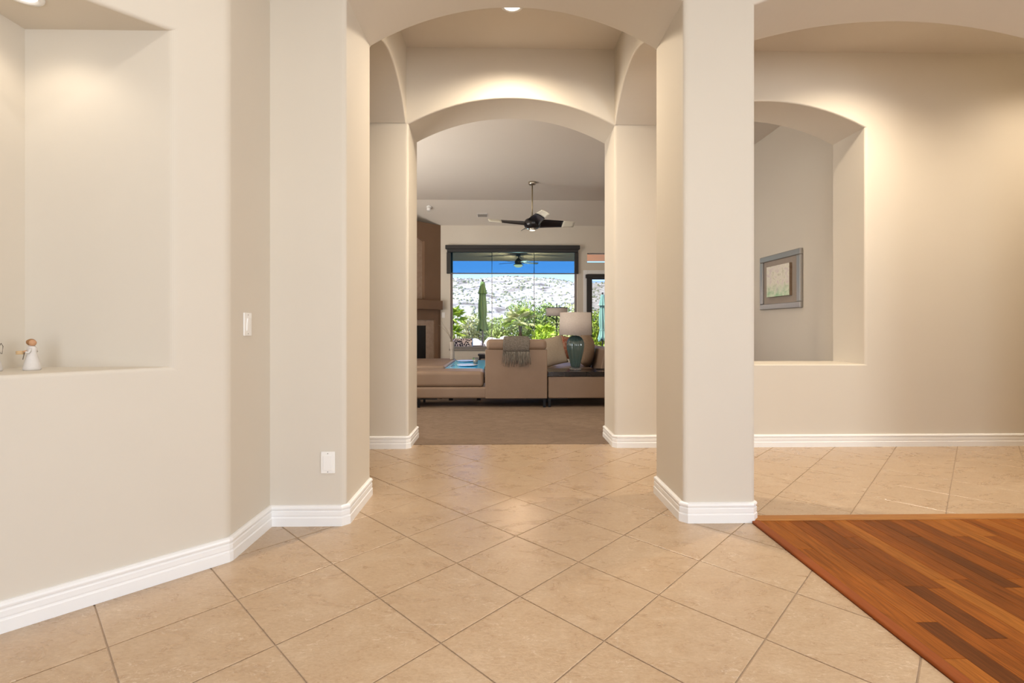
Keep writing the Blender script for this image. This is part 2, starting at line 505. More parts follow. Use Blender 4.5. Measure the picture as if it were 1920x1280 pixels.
# angled wall with its triangular display niche, and the short return to the pillar
def left_wall():
    bm = bmesh.new()
    def v(x, y, z): return bm.verts.new((x, y, z))
    A0, A1 = (-3.1, 0.555), (-1.31, 2.345)
    P, Q, I = (-1.468, 2.187), (-2.115, 1.540), (-2.115, 2.187)
    zs, zt = 0.94, 2.435
    g = {}
    for nm2, p in (('A0', A0), ('Q', Q), ('P', P), ('A1', A1)):
        for kz, z in (('b', 0.0), ('s', zs), ('t', zt), ('h', H)):
            g[nm2 + kz] = v(*p, z)
    Is, It = v(*I, zs), v(*I, zt)
    Bb, Bh = v(-1.31, PF + 0.02, 0), v(-1.31, PF + 0.02, H)
    L = [('A0', 'Q'), ('Q', 'P'), ('P', 'A1')]
    for a, b2 in L:
        for k0, k1 in (('b', 's'), ('s', 't'), ('t', 'h')):
            if (a, k0) == ('Q', 's'): continue
            bm.faces.new([g[a + k0], g[b2 + k0], g[b2 + k1], g[a + k1]])
    bm.faces.new([g['Qs'], g['Ps'], Is])
    bm.faces.new([g['Qt'], It, g['Pt']])
    bm.faces.new([g['Ps'], g['Pt'], It, Is])
    bm.faces.new([Is, It, g['Qt'], g['Qs']])
    bm.faces.new([g['A1b'], Bb, Bh, g['A1h'], g['A1t'], g['A1s']])
    bmesh.ops.recalc_face_normals(bm, faces=bm.faces)
    # make sure the normals point into the room
    bm.faces.ensure_lookup_table()
    if bm.faces[0].normal.dot(Vector((1, -1, 0))) < 0:
        bmesh.ops.reverse_faces(bm, faces=bm.faces)
    me = bpy.data.meshes.new('wall_left'); 
    want = {}
    bm.edges.index_update()
    for ed in bm.edges:
        s = {ed.verts[0], ed.verts[1]}
        if s in ({g['A1b'], g['A1s']}, {g['A1s'], g['A1t']}, {g['A1t'], g['A1h']}): want[ed.index] = 1.0
        if s in ({g['Qs'], g['Ps']}, {g['Qt'], g['Pt']}, {g['Ps'], g['Pt']}, {g['Qs'], g['Qt']}): want[ed.index] = 0.8
    bm.to_mesh(me); bm.free()
    at = me.attributes.new('bevel_weight_edge', 'FLOAT', 'EDGE')
    for i, x in want.items(): at.data[i].value = x
    o = link('wall_left', me, 'wall_paint')
    b = o.modifiers.new('bevel', 'BEVEL'); b.limit_method = 'WEIGHT'; b.width = 0.022; b.segments = 5; b.use_clamp_overlap = True
    return struct(o)
left_wall()

def wbox(nm, *a, m='wall_paint'): return struct(box(*a).build(nm, m))
wbox('wall_foyer_side', -3.25, -3.1, -3.1, 0.60, 0, H)
wbox('wall_dining_side', 5.6, 5.75, -3.1, PB, 0, H)
wbox('wall_hall_side', 6.2, 6.35, PB, EB, 0, H)
wbox('wall_dining_back', 5.6, 6.35, PF, PB, 0, H)
wbox('wall_hall_left', -3.35, -3.2, 3.0, EB, 0, H)
wbox('wall_hall_near', -3.2, -1.31, 3.0, PB, 0, H)
wbox('wall_great_left', -4.15, -4.0, EB - 0.2, FW + 0.25, 0, H)
wbox('wall_great_right', GX, GX + 0.15, EB, FW + 0.25, 0, H)
wbox('wall_great_near', -4.0, -3.2, EF + 0.1, EB, 0, H)
# wall behind the camera with the glazed entry
def grid_wall(nm, xs, zs, holes, y0, y1, material='wall_paint'):
    mb = MB()
    for i in range(len(xs) - 1):
        for j in range(len(zs) - 1):
            cxm, czm = (xs[i] + xs[i + 1]) / 2, (zs[j] + zs[j + 1]) / 2
            if any(h[0] < cxm < h[1] and h[2] < czm < h[3] for h in holes): continue
            mb.box(xs[i], xs[i + 1], y0, y1, zs[j], zs[j + 1])
    return struct(mb.build(nm, material))
grid_wall('wall_entry', [-3.25, -1.1, 1.3, 5.75], [0, 2.75, H], [(-1.1, 1.3, 0, 2.75)], -3.1, -2.95)
# window wall of the great room
WX0, WX1, WZ0, WZ1 = -1.15, 1.64, 0.63, 2.83
DX0, DX1, DZ1 = 1.86, 2.86, 2.27
grid_wall('wall_window', [-4.0, WX0, WX1, DX0, DX1, GX], [0, WZ0, DZ1, 2.525, 2.735, WZ1, H],
          [(WX0, WX1, WZ0, WZ1), (DX0, DX1, 0, DZ1), (DX0, DX1, 2.525, 2.735)], FW, FW + 0.22)

# ceilings
for nm, a in (('ceiling', (-3.25, 5.75, -3.1, PB, H, H + 0.12)), ('ceiling_hall', (-3.35, 6.35, PB, EB, H, H + 0.12)),
              ('ceiling_great', (-4.15, GX + 0.15, EB, FW + 0.25, H, H + 0.12))):
    struct(box(*a).build(nm, 'ceiling_paint'))
sf = MB().add([(x_, y_, z_) for x_ in (-4.0, GX) for y_, z_ in ((9.84, H), (FW, 3.33), (FW, H))], [(0, 1, 2), (3, 5, 4), (0, 3, 4, 1), (1, 4, 5, 2), (2, 5, 3, 0)])
struct(sf.build('ceiling_slope', 'ceiling_paint'))

# ------------------------------------------------------------------ floors
fl = struct(box(-3.4, 6.4, -3.1, 4.60, -0.06, -0.004).build('floor', 'grout'))
wood = struct(box(1.42, 5.6, -3.1, 2.80, -0.0055, -0.002).build('floor_wood', 'wood_under'))
struct(box(-4.15, GX + 0.15, 4.60, FW + 0.2, -0.06, 0.004).build('floor_carpet', 'carpet'))

TS = 0.41045
def clip(poly, n, c):
    """keep the side n.p <= c"""
    out = []
    for i in range(len(poly)):
        a, b2 = poly[i], poly[(i + 1) % len(poly)]
        da = n[0] * a[0] + n[1] * a[1] - c; db = n[0] * b2[0] + n[1] * b2[1] - c
        if da <= 0: out.append(a)
        if (da < 0 < db) or (db < 0 < da):
            s = da / (da - db); out.append((a[0] + s * (b2[0] - a[0]), a[1] + s * (b2[1] - a[1])))
    return out
def tile_mesh(poly):
    # top slightly inset so that every tile has an eased edge
    c = Vector((sum(p[0] for p in poly) / len(poly), sum(p[1] for p in poly) / len(poly)))
    mb = MB(); n = len(poly)
    ins = [tuple(Vector(p) + (c - Vector(p)).normalized() * 0.0028) for p in poly]
    pts = [(x, y, -0.006) for x, y in poly] + [(x, y, -0.0012) for x, y in poly] + [(x, y, 0.0) for x, y in ins]
    fs = [tuple(range(2 * n, 3 * n))]
    for r in (0, 1):
        fs += [(r * n + i, r * n + (i + 1) % n, (r + 1) * n + (i + 1) % n, (r + 1) * n + i) for i in range(n)]
    mb.add(pts, fs)
    return mb.mesh('tile')
hd = TS / 2 - 0.0026
full = [(hd, hd), (-hd, hd), (-hd, -hd), (hd, -hd)]
cs = math.cos(R(-45)); sn = math.sin(R(-45))
full = [(x * cs - y * sn, x * sn + y * cs) for x, y in full]
full_me = tile_mesh(full); full_me.materials.append(MATS['tile'])
ud = (math.sqrt(.5), -math.sqrt(.5)); vd_ = (-math.sqrt(.5), -math.sqrt(.5))
def area(p): return abs(sum(p[i][0] * p[(i + 1) % len(p)][1] - p[(i + 1) % len(p)][0] * p[i][1] for i in range(len(p)))) / 2
for i in range(-26, 26):
    for j in range(-26, 26):
        x = -0.5093 + TS * ((i + .5) * ud[0] + (j + .5) * vd_[0]); y = 2.5908 + TS * ((i + .5) * ud[1] + (j + .5) * vd_[1])
        if not (0.55 < y < 4.88 and -2.6 < x < 5.3): continue
        if y < 2.9 and (x < -0.2 and y - x > 4.25): continue            # behind the angled wall
        if y > 3.0 and x < -1.9: continue
        if y < 2.45 and x > 1.70: continue                               # under the wood
        if y > EF + 0.3 and not (-1.1 < x < 1.25): continue
        poly = [(x + a, y + c) for a, c in full]
        pieces = []
        ymax = max(p[1] for p in poly); xmax = max(p[0] for p in poly); ymin = min(p[1] for p in poly)
        if ymax > 4.597: poly = clip(poly, (0, 1), 4.597)
        if xmax > 1.418 and ymin < 2.812:
            up = clip(poly, (0, -1), -2.812)
            lo = clip(clip(poly, (0, 1), 2.812), (1, 0), 1.418)
            pieces = [up, lo]
        else: pieces = [poly]
        for q in pieces:
            if len(q) < 3 or area(q) < 0.0012: continue
            if len(pieces) == 1 and len(q) == 4 and abs(area(q) - (2 * hd) ** 2) < 1e-5:
                o = bpy.data.objects.new('tile', full_me); COL.objects.link(o); o.location = (x, y, random.uniform(-.0003, .0003))
            else:
                cx_ = sum(p[0] for p in q) / len(q); cy_ = sum(p[1] for p in q) / len(q)
                me = tile_mesh([(p[0] - cx_, p[1] - cy_) for p in q])
                o = link('tile', me, 'tile', loc=(cx_, cy_, 0))
            o.parent = fl

# planks of the wood floor (running away from the camera)
PW = 0.083
def plank_mesh(w, L):
    e2 = 0.0012
    pts = [(-w / 2, -L / 2, -.004), (w / 2, -L / 2, -.004), (w / 2, L / 2, -.004), (-w / 2, L / 2, -.004)]
    pts += [(-w / 2, -L / 2, .007), (w / 2, -L / 2, .007), (w / 2, L / 2, .007), (-w / 2, L / 2, .007)]
    pts += [(-w / 2 + e2, -L / 2 + e2, .008), (w / 2 - e2, -L / 2 + e2, .008), (w / 2 - e2, L / 2 - e2, .008), (-w / 2 + e2, L / 2 - e2, .008)]
    fs = [(8, 9, 10, 11)]
    for r in (0, 4): fs += [(r + a, r + (a + 1) % 4, r + 4 + (a + 1) % 4, r + 4 + a) for a in range(4)]
    return MB().add(pts, fs).mesh('plank')
pm_cache = {}
rng = random.Random(21)
x = 1.470 + PW / 2
while x < 4.4:
    y1 = 2.744
    L = rng.choice((0.22, 0.35, 0.5, 0.65, 0.8, 0.95))
    while y1 > 0.55:
        me = pm_cache.get(L)
        if me is None:
            me = plank_mesh(PW - 0.0008, L - 0.0008); me.materials.append(MATS['wood_floor']); pm_cache[L] = me
        o = bpy.data.objects.new('plank', me); COL.objects.link(o); o.location = (x, y1 - L / 2, 0); o.parent = wood
        y1 -= L
        L = rng.choice((0.35, 0.5, 0.65, 0.8, 0.95, 1.1))
    x += PW
struct(box(1.42, 1.4695, -2.9, 2.744, -0.004, 0.013).build('trim_1', 'wood_strip', bevel=0.006), 'reddish wood edge strip between tile and planks')
struct(box(1.435, 5.55, 2.7445, 2.811, -0.004, 0.016).build('trim_2', 'wood_strip_cross', bevel=0.007), 'lighter wood strip closing the plank ends')

# ------------------------------------------------------------------ baseboards
PROF = [(0.0, 0.0), (0.021, 0.0), (0.021, 0.046), (0.0175, 0.049), (0.0165, 0.054), (0.0185, 0.060), (0.0185, 0.080), (0.0145, 0.084),
        (0.0145, 0.088), (0.019, 0.093), (0.0205, 0.100), (0.018, 0.108), (0.010, 0.114), (0.0, 0.1145)]
def baseboard(nm, path, closed=False):
    pts = [Vector(p) for p in path]; n = len(pts)
    ms = []
    for i in range(n):
        segs = []
        if i > 0 or closed: segs.append((pts[i] - pts[i - 1]).normalized())
        if i < n - 1 or closed: segs.append((pts[(i + 1) % n] - pts[i]).normalized())
        ns = [Vector((d.y, -d.x)) for d in segs]
        mv = sum(ns, Vector((0, 0))).normalized()
        ms.append(mv / max(0.3, mv.dot(ns[0])))
    k2 = len(PROF); V_ = []; F = []
    for i in range(n):
        for off, z in PROF: V_.append((pts[i].x + ms[i].x * off, pts[i].y + ms[i].y * off, z))
    for i in range(n if closed else n - 1):
        for j in range(k2 - 1):
            a = i * k2 + j; b2 = ((i + 1) % n) * k2 + j
            F.append((a, b2, b2 + 1, a + 1))
    if not closed: F += [tuple(range(k2)), tuple((n - 1) * k2 + j for j in range(k2))]
    return struct(MB().add(V_, F).build(nm, 'trim_white'))
c_ = 0.026
baseboard('baseboard_left', [(-3.1, 0.555), (-1.31 - .004, 2.345 - .004), (-1.31, 2.345 + .006), (-1.31, PF), (XL - c_, PF), (XL, PF + c_), (XL, PB - c_), (XL - c_, PB), (-3.2, PB)])
baseboard('baseboard_pillar', [(XR + c_, PF), (XP - c_, PF), (XP, PF + c_), (XP, PB - c_), (XP - c_, PB), (XR + c_, PB), (XR, PB - c_), (XR, PF + c_)], True)
baseboard('baseboard_hall_left', [(-3.2, EF), (-0.865 - c_, EF), (-0.865, EF + c_), (-0.865, EB - c_), (-0.865 - c_, EB), (-3.2, EB)])
baseboard('baseboard_hall_right', [(GX, EB), (1.035 + c_, EB), (1.035, EB - c_), (1.035, EF + c_), (1.035 + c_, EF), (6.2, EF)])
baseboard('baseboard_window_wall', [(-1.36, FW), (DX0 - 0.1, FW)])

# ------------------------------------------------------------------ window, door, clerestory
def window(nm, x0, x1, z0, z1, y, fw=0.05, mullions=(), material='frame_metal', label=None):
    fr = struct(box(x0, x1, y, y + 0.06, z0, z0 + fw).box(x0, x1, y, y + 0.06, z1 - fw, z1).box(x0, x0 + fw, y, y + 0.06, z0 + fw, z1 - fw).box(x1 - fw, x1, y, y + 0.06, z0 + fw, z1 - fw).build(nm, material), label)
    xs = [x0 + fw] + list(mullions) + [x1 - fw]
    for a, b2 in zip(xs[:-1], xs[1:]):
        box(a, b2, y + 0.026, y + 0.034, z0 + fw, z1 - fw).build('pane', 'window_glass', fr)
    for mx in mullions:
        box(mx - 0.006, mx + 0.006, y + 0.02, y + 0.04, z0 + fw, z1 - fw).build('mullion', material, fr)
    return fr
window('window_1', WX0, WX1, WZ0, WZ1, FW + 0.08, 0.045, (-0.24, 0.70), label='wide picture window facing patio and hill')
window('window_2', DX0, DX1, 2.525, 2.735, FW + 0.08, 0.012, label='narrow clerestory window above patio door')
d1 = struct(box(DX0, DX0 + 0.11, FW + 0.06, FW + 0.11, 0, DZ1).box(DX1 - 0.11, DX1, FW + 0.06, FW + 0.11, 0, DZ1).box(DX0 + 0.11, DX1 - 0.11, FW + 0.06, FW + 0.11, DZ1 - 0.11, DZ1).box(DX0 + 0.11, DX1 - 0.11, FW + 0.06, FW + 0.11, 0, 0.30).build('door_1', 'shade_black'), 'dark framed glass patio door')
box(DX0 + 0.11, DX1 - 0.11, FW + 0.08, FW + 0.09, 0.30, DZ1 - 0.11).build('pane', 'window_glass', d1)
tr = MB().box(DX0 - 0.085, DX0, FW - 0.02, FW, 0, DZ1 + 0.085).box(DX1, DX1 + 0.085, FW - 0.02, FW, 0, DZ1 + 0.085).box(DX0, DX1, FW - 0.02, FW, DZ1, DZ1 + 0.085)
struct(tr.build('trim_3', 'trim_white', bevel=0.006), 'white casing around the patio door')
struct(box(WX0 - 0.02, WX1 + 0.02, FW - 0.03, FW + 0.08, WZ0 - 0.045, WZ0).build('trim_4', 'frame_metal', bevel=0.006), 'taupe sill under the picture window')
# roller shade of the big window
rs = tag(empty('roller_shade', (0.22, FW - 0.05, 2.27)), 'half-lowered black roller shade with sheer screen over the wide window', 'window shade')
def shade_part(root, nm, x0, x1, y0, y1, z0, z1, m_, bevel=0.004):
    L = root.location
    return box(x0 - L.x, x1 - L.x, y0 - L.y, y1 - L.y, z0 - L.z, z1 - L.z).build(nm, m_, root, bevel=bevel)
shade_part(rs, 'valance', -1.245, 1.685, FW - 0.11, FW - 0.001, 2.80, 2.885, 'shade_black')
shade_part(rs, 'cassette', -1.21, 1.65, FW - 0.095, FW - 0.001, 2.735, 2.80, 'shade_black')
shade_part(rs, 'side_channel', -1.222, -1.135, FW - 0.06, FW - 0.001, 2.27, 2.735, 'shade_black')
shade_part(rs, 'side_channel', 1.575, 1.66, FW - 0.06, FW - 0.001, 2.27, 2.735, 'shade_black')
shade_part(rs, 'screen_fabric', -1.135, 1.575, FW - 0.032, FW - 0.030, 2.285, 2.735, 'shade_screen', 0)
shade_part(rs, 'hem_bar', -1.135, 1.575, FW - 0.042, FW - 0.020, 2.262, 2.287, 'patio_grey')
ds = tag(empty('door_shade', (2.36, FW - 0.05, 0.45)), 'black roller shade lowered over the patio door', 'window shade')
shade_part(ds, 'valance', DX0 - 0.04, DX1 + 0.04, FW - 0.10, FW - 0.021, 2.175, 2.255, 'shade_black')
shade_part(ds, 'side_channel', DX0 - 0.015, DX0 + 0.10, FW - 0.07, FW - 0.021, 0.30, 2.175, 'shade_black')
shade_part(ds, 'side_channel', DX1 - 0.10, DX1 + 0.015, FW - 0.07, FW - 0.021, 0.30, 2.175, 'shade_black')
shade_part(ds, 'screen_fabric', DX0 + 0.10, DX1 - 0.10, FW - 0.042, FW - 0.040, 0.33, 2.12, 'door_screen', 0)
shade_part(ds, 'hem_bar', DX0 + 0.10, DX1 - 0.10, FW - 0.052, FW - 0.030, 0.30, 0.335, 'shade_black')

# ------------------------------------------------------------------ fireplace (set across the far left corner)
fp = tag(empty('fireplace', (-1.36, FW - 0.005, 0)), 'brown corner fireplace with mantel and black firebox', 'fireplace')
fp.rotation_euler = (0, 0, R(45))   # local -X runs along the face towards the left wall, local -Y faces the room
def fpart(nm, mb, m_, bevel=0.008): return mb.build(nm, m_, fp, bevel=bevel)
# chimney breast with an arched recess
S0 = 0.425
recess = arch_pts(-1.75, -S0, 2.93, 3.10, 20)
breast = MB()
V_ = []; outer = [(0, 1.48), (0, 3.33), (-3.0, 3.33), (-3.0, 1.48)]
bm = bmesh.new()
fv = lambda p, y: bm.verts.new((p[0], y, p[1]))
ring = [(-S0, 1.70)] + [(-S0, 2.93)] + list(reversed(recess))[1:-1] + [(-1.75, 2.93), (-1.75, 1.70)]
top = [(0, 3.33), (-3.0, 3.33)]
fr_ = [fv(p, -0.0) for p in ring]; bk_ = [fv(p, 0.09) for p in ring]
A = fv((0, 0.0), 0); Bv = fv((0, 3.33), 0); Cv = fv((-3.0, 3.33), 0); Dv = fv((-3.0, 0.0), 0)
mid = (len(ring)) // 2
bm.faces.new([A, Bv] + [fr_[i] for i in range(mid, -1, -1)])
bm.faces.new([Bv, Cv, Dv, A] + [fr_[0]] + [fr_[i] for i in range(len(ring) - 1, mid - 1, -1)])
for i in range(len(ring)):
    k = (i + 1) % len(ring)
    bm.faces.new([fr_[i], fr_[k], bk_[k], bk_[i]])
bmesh.ops.recalc_face_normals(bm, faces=bm.faces)
me = bpy.data.meshes.new('chimney_breast'); bm.to_mesh(me); bm.free()
link('chimney_breast', me, 'fireplace_brown', fp)
mb = MB(); mb.add([(p[0], 0.085, p[1]) for p in ring], [tuple(range(len(ring)))]); fpart('recess_panel', mb, 'fireplace_stone', 0)
fpart('mantel', box(-2.15, -0.06, -0.16, 0.0, 1.475, 1.67), 'fireplace_brown', 0.012)
sr = MB().box(-0.205, -0.105, -0.06, 0.0, 0.0, 1.475).box(-2.1, -2.0, -0.06, 0.0, 0.0, 1.475).box(-2.0, -0.205, -0.06, 0.0, 1.26, 1.475)
fpart('surround_moulding', sr, 'fireplace_brown', 0.006)
fpart('stone_surround', MB().box(-0.405, -0.205, -0.03, 0.0, 0.0, 1.26).box(-2.0, -1.8, -0.03, 0.0, 0.0, 1.26).box(-1.8, -0.405, -0.03, 0.0, 1.135, 1.26), 'fireplace_stone', 0.002)
fpart('firebox', MB().box(-1.8, -0.405, -0.015, 0.0, 0.05, 1.135), 'firebox_black', 0.002)
fpart('hearth', box(-2.2, -0.03, -0.35, -0.06, 0.0, 0.06), 'fireplace_stone')

# ------------------------------------------------------------------ recessed downlights
def downlight(loc, label, power, col=(1.0, 0.85, 0.66), size=0.075, spot=150, blend=0.9):
    d = tag(empty('recessed_downlight', loc), label, 'ceiling light', 'recessed ceiling downlights')
    MB().lathe([(size + .02, 0.0), (size + .018, -0.006), (size, -0.008), (size - .004, 0.0)], seg=32).build('trim_ring', 'trim_white', d, True)
    MB().lathe([(0.0001, -0.0035), (size - .005, -0.0035), (size - .005, 0.0), (0.0001, 0.0)], seg=32).build('lens', 'lamp_lens', d)
    lo = add_light('bulb', 'SPOT', (0, 0, -0.03), (0, 0, 0), power, col, spot_size=R(spot), spot_blend=blend, shadow_soft_size=0.06)
    lo.parent = d
    return d
downlight((0.075, 3.86, H), 'round ceiling downlight glowing above the arched passage', 215, spot=152, blend=0.9)
downlight((-1.905, 1.955, 2.435), 'small round downlight set in the niche ceiling', 4.2, (1.0, 0.88, 0.72), 0.05, 140, 0.6)
downlight((3.08, 3.70, H), 'round downlight washing the hall wall by the arched opening', 215, spot=142, blend=1.0)
downlight((5.0, 3.70, H), 'round downlight farther down the hall past the arched opening', 105, spot=142, blend=1.0)
for gx, gy in ((-1.5, 6.2), (2.0, 6.2)):  # added lamps out of view, to brighten the great room
    downlight((gx, gy, H), 'added unseen downlight in the great room ceiling, on the %s side' % ('fireplace' if gx < 0 else 'patio door'), 34, (1.0, 0.88, 0.74))
for gx, gy in ((-0.7, 1.2), (1.0, 0.9)):
    downlight((gx, gy, H), 'round foyer downlight over the tile, %s' % ('by the niche wall' if gx < 0 else 'by the wood floor'), 52, (1.0, 0.94, 0.86))

# ------------------------------------------------------------------ switch and outlet plates
sw = tag(empty('light_switch', (-1.3095, 2.507, 1.13), R(90)), 'white rocker light switch on the narrow tan wall return', 'light switch')
# local X runs along the wall, local -Y faces the room
box(-0.036, 0.036, -0.007, 0, -0.059, 0.059).build('cover_plate', 'plate_white', sw, bevel=0.003)
rk = box(-0.0165, 0.0165, -0.0125, -0.006, -0.033, 0.033).build('rocker', 'plate_white', sw, bevel=0.003); rk.rotation_euler = (R(4), 0, 0)
for z in (-0.048, 0.048): MB().lathe([(0.0001, 0), (0.003, 0), (0.003, 0.0015), (0.0001, 0.0015)], seg=10).build('screw', 'screw_grey', sw, loc=(0, -0.0065, z), rot=(R(90), 0, 0))
ou = tag(empty('wall_outlet_plate', (-0.984, PF - 0.0005, 0.353)), 'cream wall plate with blank rocker low on the pillar', 'wall plate')
box(-0.040, 0.040, -0.008, 0, -0.0615, 0.0615).build('cover_plate', 'plate_white', ou, bevel=0.004)
box(-0.0255, 0.0255, -0.0125, -0.007, -0.042, 0.040).build('rocker', 'plate_white', ou, bevel=0.003)
for z in (-0.052, 0.051): MB().lathe([(0.0001, 0), (0.003, 0), (0.003, 0.0015), (0.0001, 0.0015)], seg=10).build('screw', 'screw_grey', ou, loc=(0, -0.0075, z), rot=(R(90), 0, 0))
fs_ = tag(empty('dimmer_switch', (-1.30, FW - 0.0005, 1.365)), 'small beige switch on the window wall beside the fireplace', 'light switch')
box(-0.035, 0.035, -0.006, 0, -0.06, 0.06).build('cover_plate', 'plate_white', fs_, bevel=0.003)
box(-0.016, 0.016, -0.010, -0.005, -0.033, 0.033).build('rocker', 'plate_white', fs_, bevel=0.002)

# ------------------------------------------------------------------ figurines in the niche
def figurine(loc, rz, label, hair, with_drum):
    f = tag(empty('angel_figurine', loc, rz), label, 'figurine', 'figurines on the niche sill')
    MB().lathe([(0.0001, 0), (0.026, 0), (0.029, 0.004), (0.028, 0.012), (0.024, 0.03), (0.019, 0.052), (0.0145, 0.072), (0.0150, 0.082), (0.0155, 0.09), (0.012, 0.097), (0.006, 0.101), (0.0001, 0.102)], seg=24).build('dress', 'figure_dress', f, True)
    MB().lathe([(0.0001, 0), (0.006, 0.001), (0.0105, 0.006), (0.0125, 0.013), (0.011, 0.020), (0.006, 0.0245), (0.0001, 0.0255)], seg=20).build('head', 'figure_skin', f, True, loc=(0.004, -0.003, 0.099))
    h = MB().lathe([(0.0001, 0), (0.009, 0.002), (0.0145, 0.009), (0.0155, 0.016), (0.012, 0.023), (0.006, 0.027), (0.0001, 0.028)], seg=20).build('hair', 'figure_hair', f, True, loc=(-0.0045, 0.002, 0.1005))
    MB().lathe([(0.0001, 0), (0.006, 0.002), (0.008, 0.007), (0.006, 0.012), (0.0001, 0.014)], seg=14).build('bun', 'figure_hair', h, True, loc=(-0.011, 0.003, 0.010))
    for s in (-1, 1):
        a = MB().tube([(0.003, s * 0.013, 0.089), (0.004, s * 0.019, 0.077), (0.001, -0.012 + s * 0.008, 0.071), (-0.006, -0.022 + s * 0.004, 0.077)], [0.0052, 0.0048, 0.0042, 0.0034], 10).build('arm', 'figure_dress', f, True)
        MB().lathe([(0.0001, 0), (0.0035, 0.0015), (0.0042, 0.004), (0.003, 0.0075), (0.0001, 0.0085)], seg=10).build('hand', 'figure_skin', a, True, loc=(-0.008, -0.024 + s * 0.003, 0.074))
    if with_drum:
        dr = MB().lathe([(0.0001, 0), (0.013, 0), (0.0135, 0.003), (0.0135, 0.011), (0.013, 0.014), (0.0001, 0.014)], seg=20).build('drum', 'figure_drum', f, True, loc=(-0.027, -0.02, 0.066))
        MB().tube([(-0.008, -0.026, 0.079), (-0.012, -0.030, 0.045)], 0.0014, 6).build('drumstick', 'figure_wire', f)
    else:
        for s in (-1, 1):
            MB().tube([(0, 0.012, 0.085), (s * 0.02, 0.018, 0.112), (s * 0.034, 0.02, 0.10), (s * 0.03, 0.018, 0.07), (0, 0.012, 0.078)], 0.0011, 6).build('wire_wing', 'figure_wire', f)
    return f
figurine((-1.934, 2.03, 0.94), R(10), 'carved angel figurine with brown hair holding a drum, in the niche', 'brown', True)
figurine((-2.035, 1.975, 0.94), R(-30), 'paler carved angel figurine with wire wings, in the niche corner', 'brown', False)

# ------------------------------------------------------------------ framed picture on the great room side wall
pc = tag(empty('framed_picture', (GX - 0.002, 6.11, 1.34)), 'silver framed landscape painting on taupe mat, seen through the arched opening', 'picture')
pw, ph, fb = 0.90, 0.71, 0.075
fmb = MB()
for (y0, y1, z0, z1) in ((-pw / 2, pw / 2, 0, fb), (-pw / 2, pw / 2, ph - fb, ph), (-pw / 2, -pw / 2 + fb, fb, ph - fb), (pw / 2 - fb, pw / 2, fb, ph - fb)):
    fmb.box(-0.038, 0, y0, y1, z0, z1)
fmb.build('frame', 'silver_frame', pc, bevel=0.010)
box(-0.016, -0.002, -pw / 2 + fb, pw / 2 - fb, fb, ph - fb).build('mat_board', 'mat_board', pc)
cv = box(-0.050, -0.016, -0.26, 0.25, 0.16, 0.56).build('canvas', 'bark', pc, bevel=0.002)
box(-0.052, -0.0501, -0.258, 0.248, 0.162, 0.558).build('painting', 'art_paint', cv)

# ------------------------------------------------------------------ great room furniture
LEGZ = 0.128
def leg(par, x, y, h=LEGZ - 0.004, dx=0.0):
    L = MB().add([(x - .016, y - .012, 0.004), (x + .016, y - .012, 0.004), (x + .016, y + .012, 0.004), (x - .016, y + .012, 0.004),
                  (x - .020 + dx, y - .014, LEGZ), (x + .020 + dx, y - .014, LEGZ), (x + .020 + dx, y + .014, LEGZ), (x - .020 + dx, y + .014, LEGZ)],
                 [(0, 1, 2, 3), (4, 7, 6, 5), (0, 4, 5, 1), (1, 5, 6, 2), (2, 6, 7, 3), (3, 7, 4, 0)]).build('leg', 'black_metal', par)
    return L
# sectional seen from behind
so = tag(empty('sectional_sofa', (0, 0, 0)), 'tan leather sectional sofa seen from behind, with chaise end and headrest', 'sofa')
MB().prism([(-1.95, 6.66), (0.605, 6.66), (0.605, 7.62), (-0.235, 7.62), (-0.235, 7.19), (-1.95, 7.19)], LEGZ, 0.285).build('base', 'leather', so, bevel=0.03, seg=4)
box(-1.93, -0.262, 6.668, 7.18, 0.282, 0.502).build('chaise_cushion', 'leather', so, bevel=0.055, seg=5)
box(-0.20, 0.58, 6.84, 7.60, 0.285, 0.47).build('seat_cushion', 'leather', so, bevel=0.05, seg=4)
bk = box(-0.240, 0.612, 6.64, 6.86, 0.128, 0.800).build('backrest', 'leather', so, bevel=0.012, seg=3)
box(0.1845, 0.1875, 6.6375, 6.64, 0.15, 0.79).build('seam', 'leather', bk)
hr = box(-0.225, 0.605, 6.625, 6.90, 0.792, 0.938).build('headrest', 'leather', so, bevel=0.055, seg=6)
for lx in (-1.15, 0.575): leg(so, lx, 6.68)
leg(so, -1.15, 7.15); leg(so, 0.575, 7.58); leg(so, -0.20, 7.58)
for lx in (-1.17, 0.32): box(lx, lx + 0.27, 6.675, 6.69, LEGZ - 0.014, LEGZ).build('leg_rail', 'black_metal', so)
# long ottoman beyond the chaise
ot = tag(empty('ottoman_bench', (-1.45, 8.3, 0)), 'long low tan leather bench behind the chaise, near the fireplace', 'ottoman')
box(-0.52, 0.57, -0.85, 0.90, 0.12, 0.34).build('base', 'leather', ot, bevel=0.03)
box(-0.52, 0.575, -0.86, 0.91, 0.335, 0.515).build('cushion', 'leather', ot, bevel=0.05, seg=5)
for lx, ly in ((-0.45, -0.8), (0.5, -0.8), (-0.45, 0.85), (0.5, 0.85)): box(lx - .02, lx + .02, ly - .02, ly + .02, 0.004, 0.12).build('leg', 'black_metal', ot)
# console end table
co = tag(empty('console_table', (1.10, 6.9, 0)), 'leather console with dark glossy top carrying the teal lamp', 'table')
box(-0.475, 0.60, -0.255, 0.26, LEGZ, 0.432).build('body', 'leather', co, bevel=0.02)
box(-0.478, 0.603, -0.265, 0.27, 0.432, 0.496).build('top', 'dark_wood', co, bevel=0.004)
for lx, ly in ((-0.455, -0.22), (0.56, -0.22), (-0.455, 0.22), (0.56, 0.22)):
    l_ = leg(co, lx, ly)
box(-0.455, -0.20, -0.225, -0.21, LEGZ - 0.014, LEGZ).build('leg_rail', 'black_metal', co)
